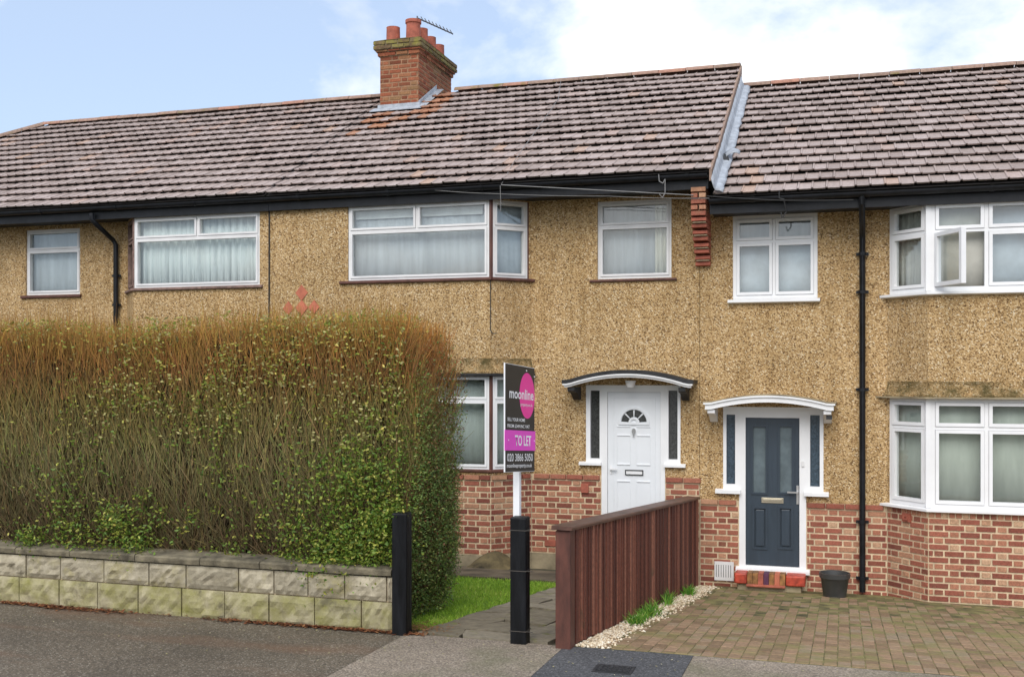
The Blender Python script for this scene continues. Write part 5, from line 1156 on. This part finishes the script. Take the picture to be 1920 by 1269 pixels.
cable('dark cable running down the bay corner below the window sill', [(XC2, YB - .012, w3['z0'] - .02), (XC2, YB - .012, PZ(918, 618, YB)), P3(923, 625, YB - .01), P3(932, 625, YB + .002)], .006, 'cable_black')
cable('black cable running down the joint between the left and middle houses', [(XP1, YB - .014, ZT2 - .1), (XP1 - .01, YB - .014, -.3)], .010, 'cable_black')
cable('small grey hook and cable loop under the middle house gutter', [P3(1235, 327, yc), P3(1236, 340, yc), P3(1243, 344, yc), P3(1247, 336, yc), P3(1247, 362, yc + .02), P3(1242, 371, yc + .02), P3(1236, 364, yc)], .006, 'cable_pale')
cable('small dark cable bracket on the gutter above the four-light window', [P3(1461, 358, yc), P3(1461, 372, yc), P3(1470, 374, yc), P3(1474, 398, yc + .04), P3(1467, 408, yc + .04), P3(1464, 398, yc + .04)], .008, 'cable_black')

# ------------------------------------------------------------------ SMALL GROUND THINGS
def blades(pos, h, wd, col, parent, name, lean=.35):
    n = len(pos); th = rng.uniform(0, 2 * math.pi, n); w_ = np.stack([np.cos(th), np.sin(th), np.zeros(n)], 1) * wd[:, None]; ln_ = np.stack([rng.normal(0, lean, n), rng.normal(0, lean, n), np.ones(n)], 1); ln_ /= np.linalg.norm(ln_, axis=1, keepdims=True)
    V = np.zeros((n, 4, 3)); V[:, 0] = pos - w_; V[:, 1] = pos + w_; m_ = pos + ln_ * (h * .6)[:, None]; V[:, 2] = m_ + w_ * .7; t_ = pos + ln_ * h[:, None]; t_[:, :2] += ln_[:, :2] * (h * .5)[:, None]; V[:, 3] = t_
    V2 = np.zeros((n, 5, 3)); V2[:, :2] = V[:, :2]; V2[:, 2] = m_ + w_ * .7; V2[:, 3] = m_ - w_ * .7; V2[:, 4] = t_
    Fq = (np.array([(0, 1, 2), (0, 2, 3), (3, 2, 4)])[None] + (np.arange(n) * 5)[:, None, None]).reshape(-1, 3)
    return mesh_np(name, V2.reshape(-1, 3), Fq, 'blade', parent, np.repeat(col, 5, axis=0))
n = 34000; y = rng.uniform(8.75, 12.34, n); x = rng.uniform(-4.6, -3.15, n); kp = x < (-3.50 + (y - 8.87) * .09 + .03 * np.sin(y * 9) + rng.normal(0, .02, n)); x, y = x[kp], y[kp]; n = len(x)
c = lerp3(np.clip(rng.normal(.45, .25, n) + .35 * (vnoise(np.stack([x, y], 1), 2.5, 9) - .5), 0, 1), [(0, (.14, .27, .025)), (.5, (.30, .50, .045)), (.85, (.44, .60, .075)), (1, (.58, .56, .17))]) * rng.uniform(.75, 1.2, (n, 1))
pos = np.stack([x, y, -.07 * (y - 8.5) - .006], 1); o = blades(pos, rng.uniform(.02, .055, n), rng.uniform(.0018, .0035, n), c, None, 'grass', .45); stuff(o); tag(o, 'bright green grass of the small front lawn beside the path', 'grass')
# gravel beside the fence
def pebbles(pos, r, col, name, label):
    ico = np.array([(1, 0, 0), (-1, 0, 0), (0, 1, 0), (0, -1, 0), (0, 0, 1), (0, 0, -1)], float); fi = np.array([(0, 2, 4), (2, 1, 4), (1, 3, 4), (3, 0, 4), (2, 0, 5), (1, 2, 5), (3, 1, 5), (0, 3, 5)])
    n = len(pos); A = rng.uniform(0, 6.28, n); sc = r[:, None] * rng.uniform(.6, 1.3, (n, 3)) * np.array([1, 1, .65]); V = ico[None] * sc[:, None]; V = V + rng.normal(0, .15, V.shape) * r[:, None, None]
    ca, sa = np.cos(A)[:, None], np.sin(A)[:, None]; X_, Y_ = V[:, :, 0] * ca - V[:, :, 1] * sa, V[:, :, 0] * sa + V[:, :, 1] * ca; V[:, :, 0], V[:, :, 1] = X_, Y_; V += pos[:, None]
    o = mesh_np(name, V.reshape(-1, 3), (fi[None] + (np.arange(n) * 6)[:, None, None]).reshape(-1, 3), 'pebbles', None, np.repeat(col, 6, axis=0)); stuff(o); tag(o, label, 'gravel')
n = 5200; y = rng.uniform(8.52, 13.85, n); fx = -2.15 + (y - 8.5) * .34 / 5.45
off = np.abs(rng.normal(.10, .075, n)) + .05; pos = np.stack([fx + off, y, -.094 * (y - 8.5) + .004 + rng.uniform(0, .012, n)], 1)
c = lerp3(rng.random(n), [(0, (.36, .25, .15)), (.3, (.62, .49, .33)), (.7, (.76, .65, .47)), (1, (.86, .79, .65))]); pebbles(pos, rng.uniform(.009, .021, n), c, 'gravel', 'strip of pale gravel along the foot of the fence')
def weed(u, v, Y, cnt, hh, label, spread):
    X_ = PX(u, Y); z = ground_right(Y); r = root('weed_clump', (X_, Y, z), label, 'weed', 'weeds growing along the fence')
    pos = np.stack([rng.normal(0, spread[0], cnt), rng.normal(0, spread[1], cnt), np.zeros(cnt)], 1); c = lerp3(rng.random(cnt), [(0, (.06, .19, .025)), (.6, (.14, .34, .035)), (1, (.30, .42, .07))])
    o = blades(pos, rng.uniform(hh * .5, hh, cnt), rng.uniform(.004, .010, cnt), c, r, 'leaf_blades', .5); stuff(o)
weed(1192, 1163, 10.03, 130, .14, 'bright green leafy weed clump nearest the pavement at the foot of the fence', (.035, .08))
weed(1216, 1144, 10.6, 220, .16, 'wide clump of green weeds halfway along the fence', (.04, .20))
weed(1292, 1107, 12.75, 110, .15, 'small green weed clump at the house end of the fence', (.035, .09))
weed(1252, 1122, 11.7, 60, .22, 'sparse tall weed tuft against the fence boards', (.02, .10))
# dead leaves
n = 4200; x = rng.uniform(-10, WX1 + .3, n); sp_ = np.abs(rng.normal(0, .035, n)) * (.5 + 1.4 * vnoise(np.stack([x, x * 0], 1), 1.7, 12)); kp = rng.random(n) < np.clip((vnoise(np.stack([x, x * 0 + 3], 1), 1.5, 14) - .22) * 2.4, .05, 1); x, sp_ = x[kp], sp_[kp]; n = len(x)
p1_ = np.stack([x, WY - .022 - sp_, rng.uniform(.004, .02, n)], 1)
m_ = 260; p2_ = np.stack([rng.uniform(-9, 1.5, m_), rng.uniform(7.3, 8.46, m_), np.full(m_, .012)], 1); k3 = 420; p3_ = np.stack([rng.normal(-3.62, .16, k3), rng.normal(8.72, .10, k3), np.full(k3, .012)], 1)
col = np.concatenate([lerp3(rng.random(n), [(0, (.06, .022, .012)), (.5, (.15, .05, .022)), (1, (.26, .12, .05))]), lerp3(rng.random(m_), [(0, (.30, .27, .10)), (.6, (.42, .38, .20)), (1, (.6, .55, .38))]), lerp3(rng.random(k3), [(0, (.10, .05, .02)), (1, (.28, .14, .06))])])
pos = np.concatenate([p1_, p2_, p3_]); sz = np.concatenate([rng.uniform(.024, .05, n), rng.uniform(.012, .026, m_), rng.uniform(.02, .04, k3)])
nn = len(pos); A = rng.uniform(0, 6.28, nn); dx_, dy_ = np.cos(A), np.sin(A); V = np.zeros((nn, 4, 3)); Dv = np.stack([dx_, dy_, rng.uniform(-.05, .35, nn) * (np.arange(nn) < n)], 1) * sz[:, None] * .5; Wv = np.stack([-dy_, dx_, rng.uniform(-.05, .3, nn) * (np.arange(nn) < n)], 1) * sz[:, None] * .28
V[:, 0] = pos - Dv; V[:, 1] = pos + Wv; V[:, 2] = pos + Dv + np.array([0, 0, .003]); V[:, 3] = pos - Wv; V[:, :, 2] = np.maximum(V[:, :, 2], .009)
o = mesh_np('fallen_leaves', V.reshape(-1, 3), np.arange(nn * 4).reshape(-1, 4), 'dead_leaf', None, np.repeat(col, 4, axis=0)); stuff(o); tag(o, 'fallen brown and yellow leaves along the wall foot and on the pavement', 'leaves')
# cement ramp heaped against the bay plinth
q = MB(); xa, xb = PX(878, 13.3), PX(958, 13.3); vs = []; n = 12
for i in range(n + 1):
    t = i / n; x = xa + (xb - xa) * t; hgt = .17 * math.sin(math.pi * t) ** .8 + .005
    for yy_, k in ((13.54, 1.0), (13.40, .8), (13.26, .3), (13.16, 0)): vs.append((x, yy_, ground_left(13.2) + .03 + hgt * k))
q.add(vs, [(i * 4 + j, i * 4 + j + 1, i * 4 + j + 5, i * 4 + j + 4) for i in range(n) for j in range(3)]); tag(q.build('cement_mound', 'mossy_cement', None, smooth=True), 'low mossy mound of cement against the foot of the bay', 'cement mound')
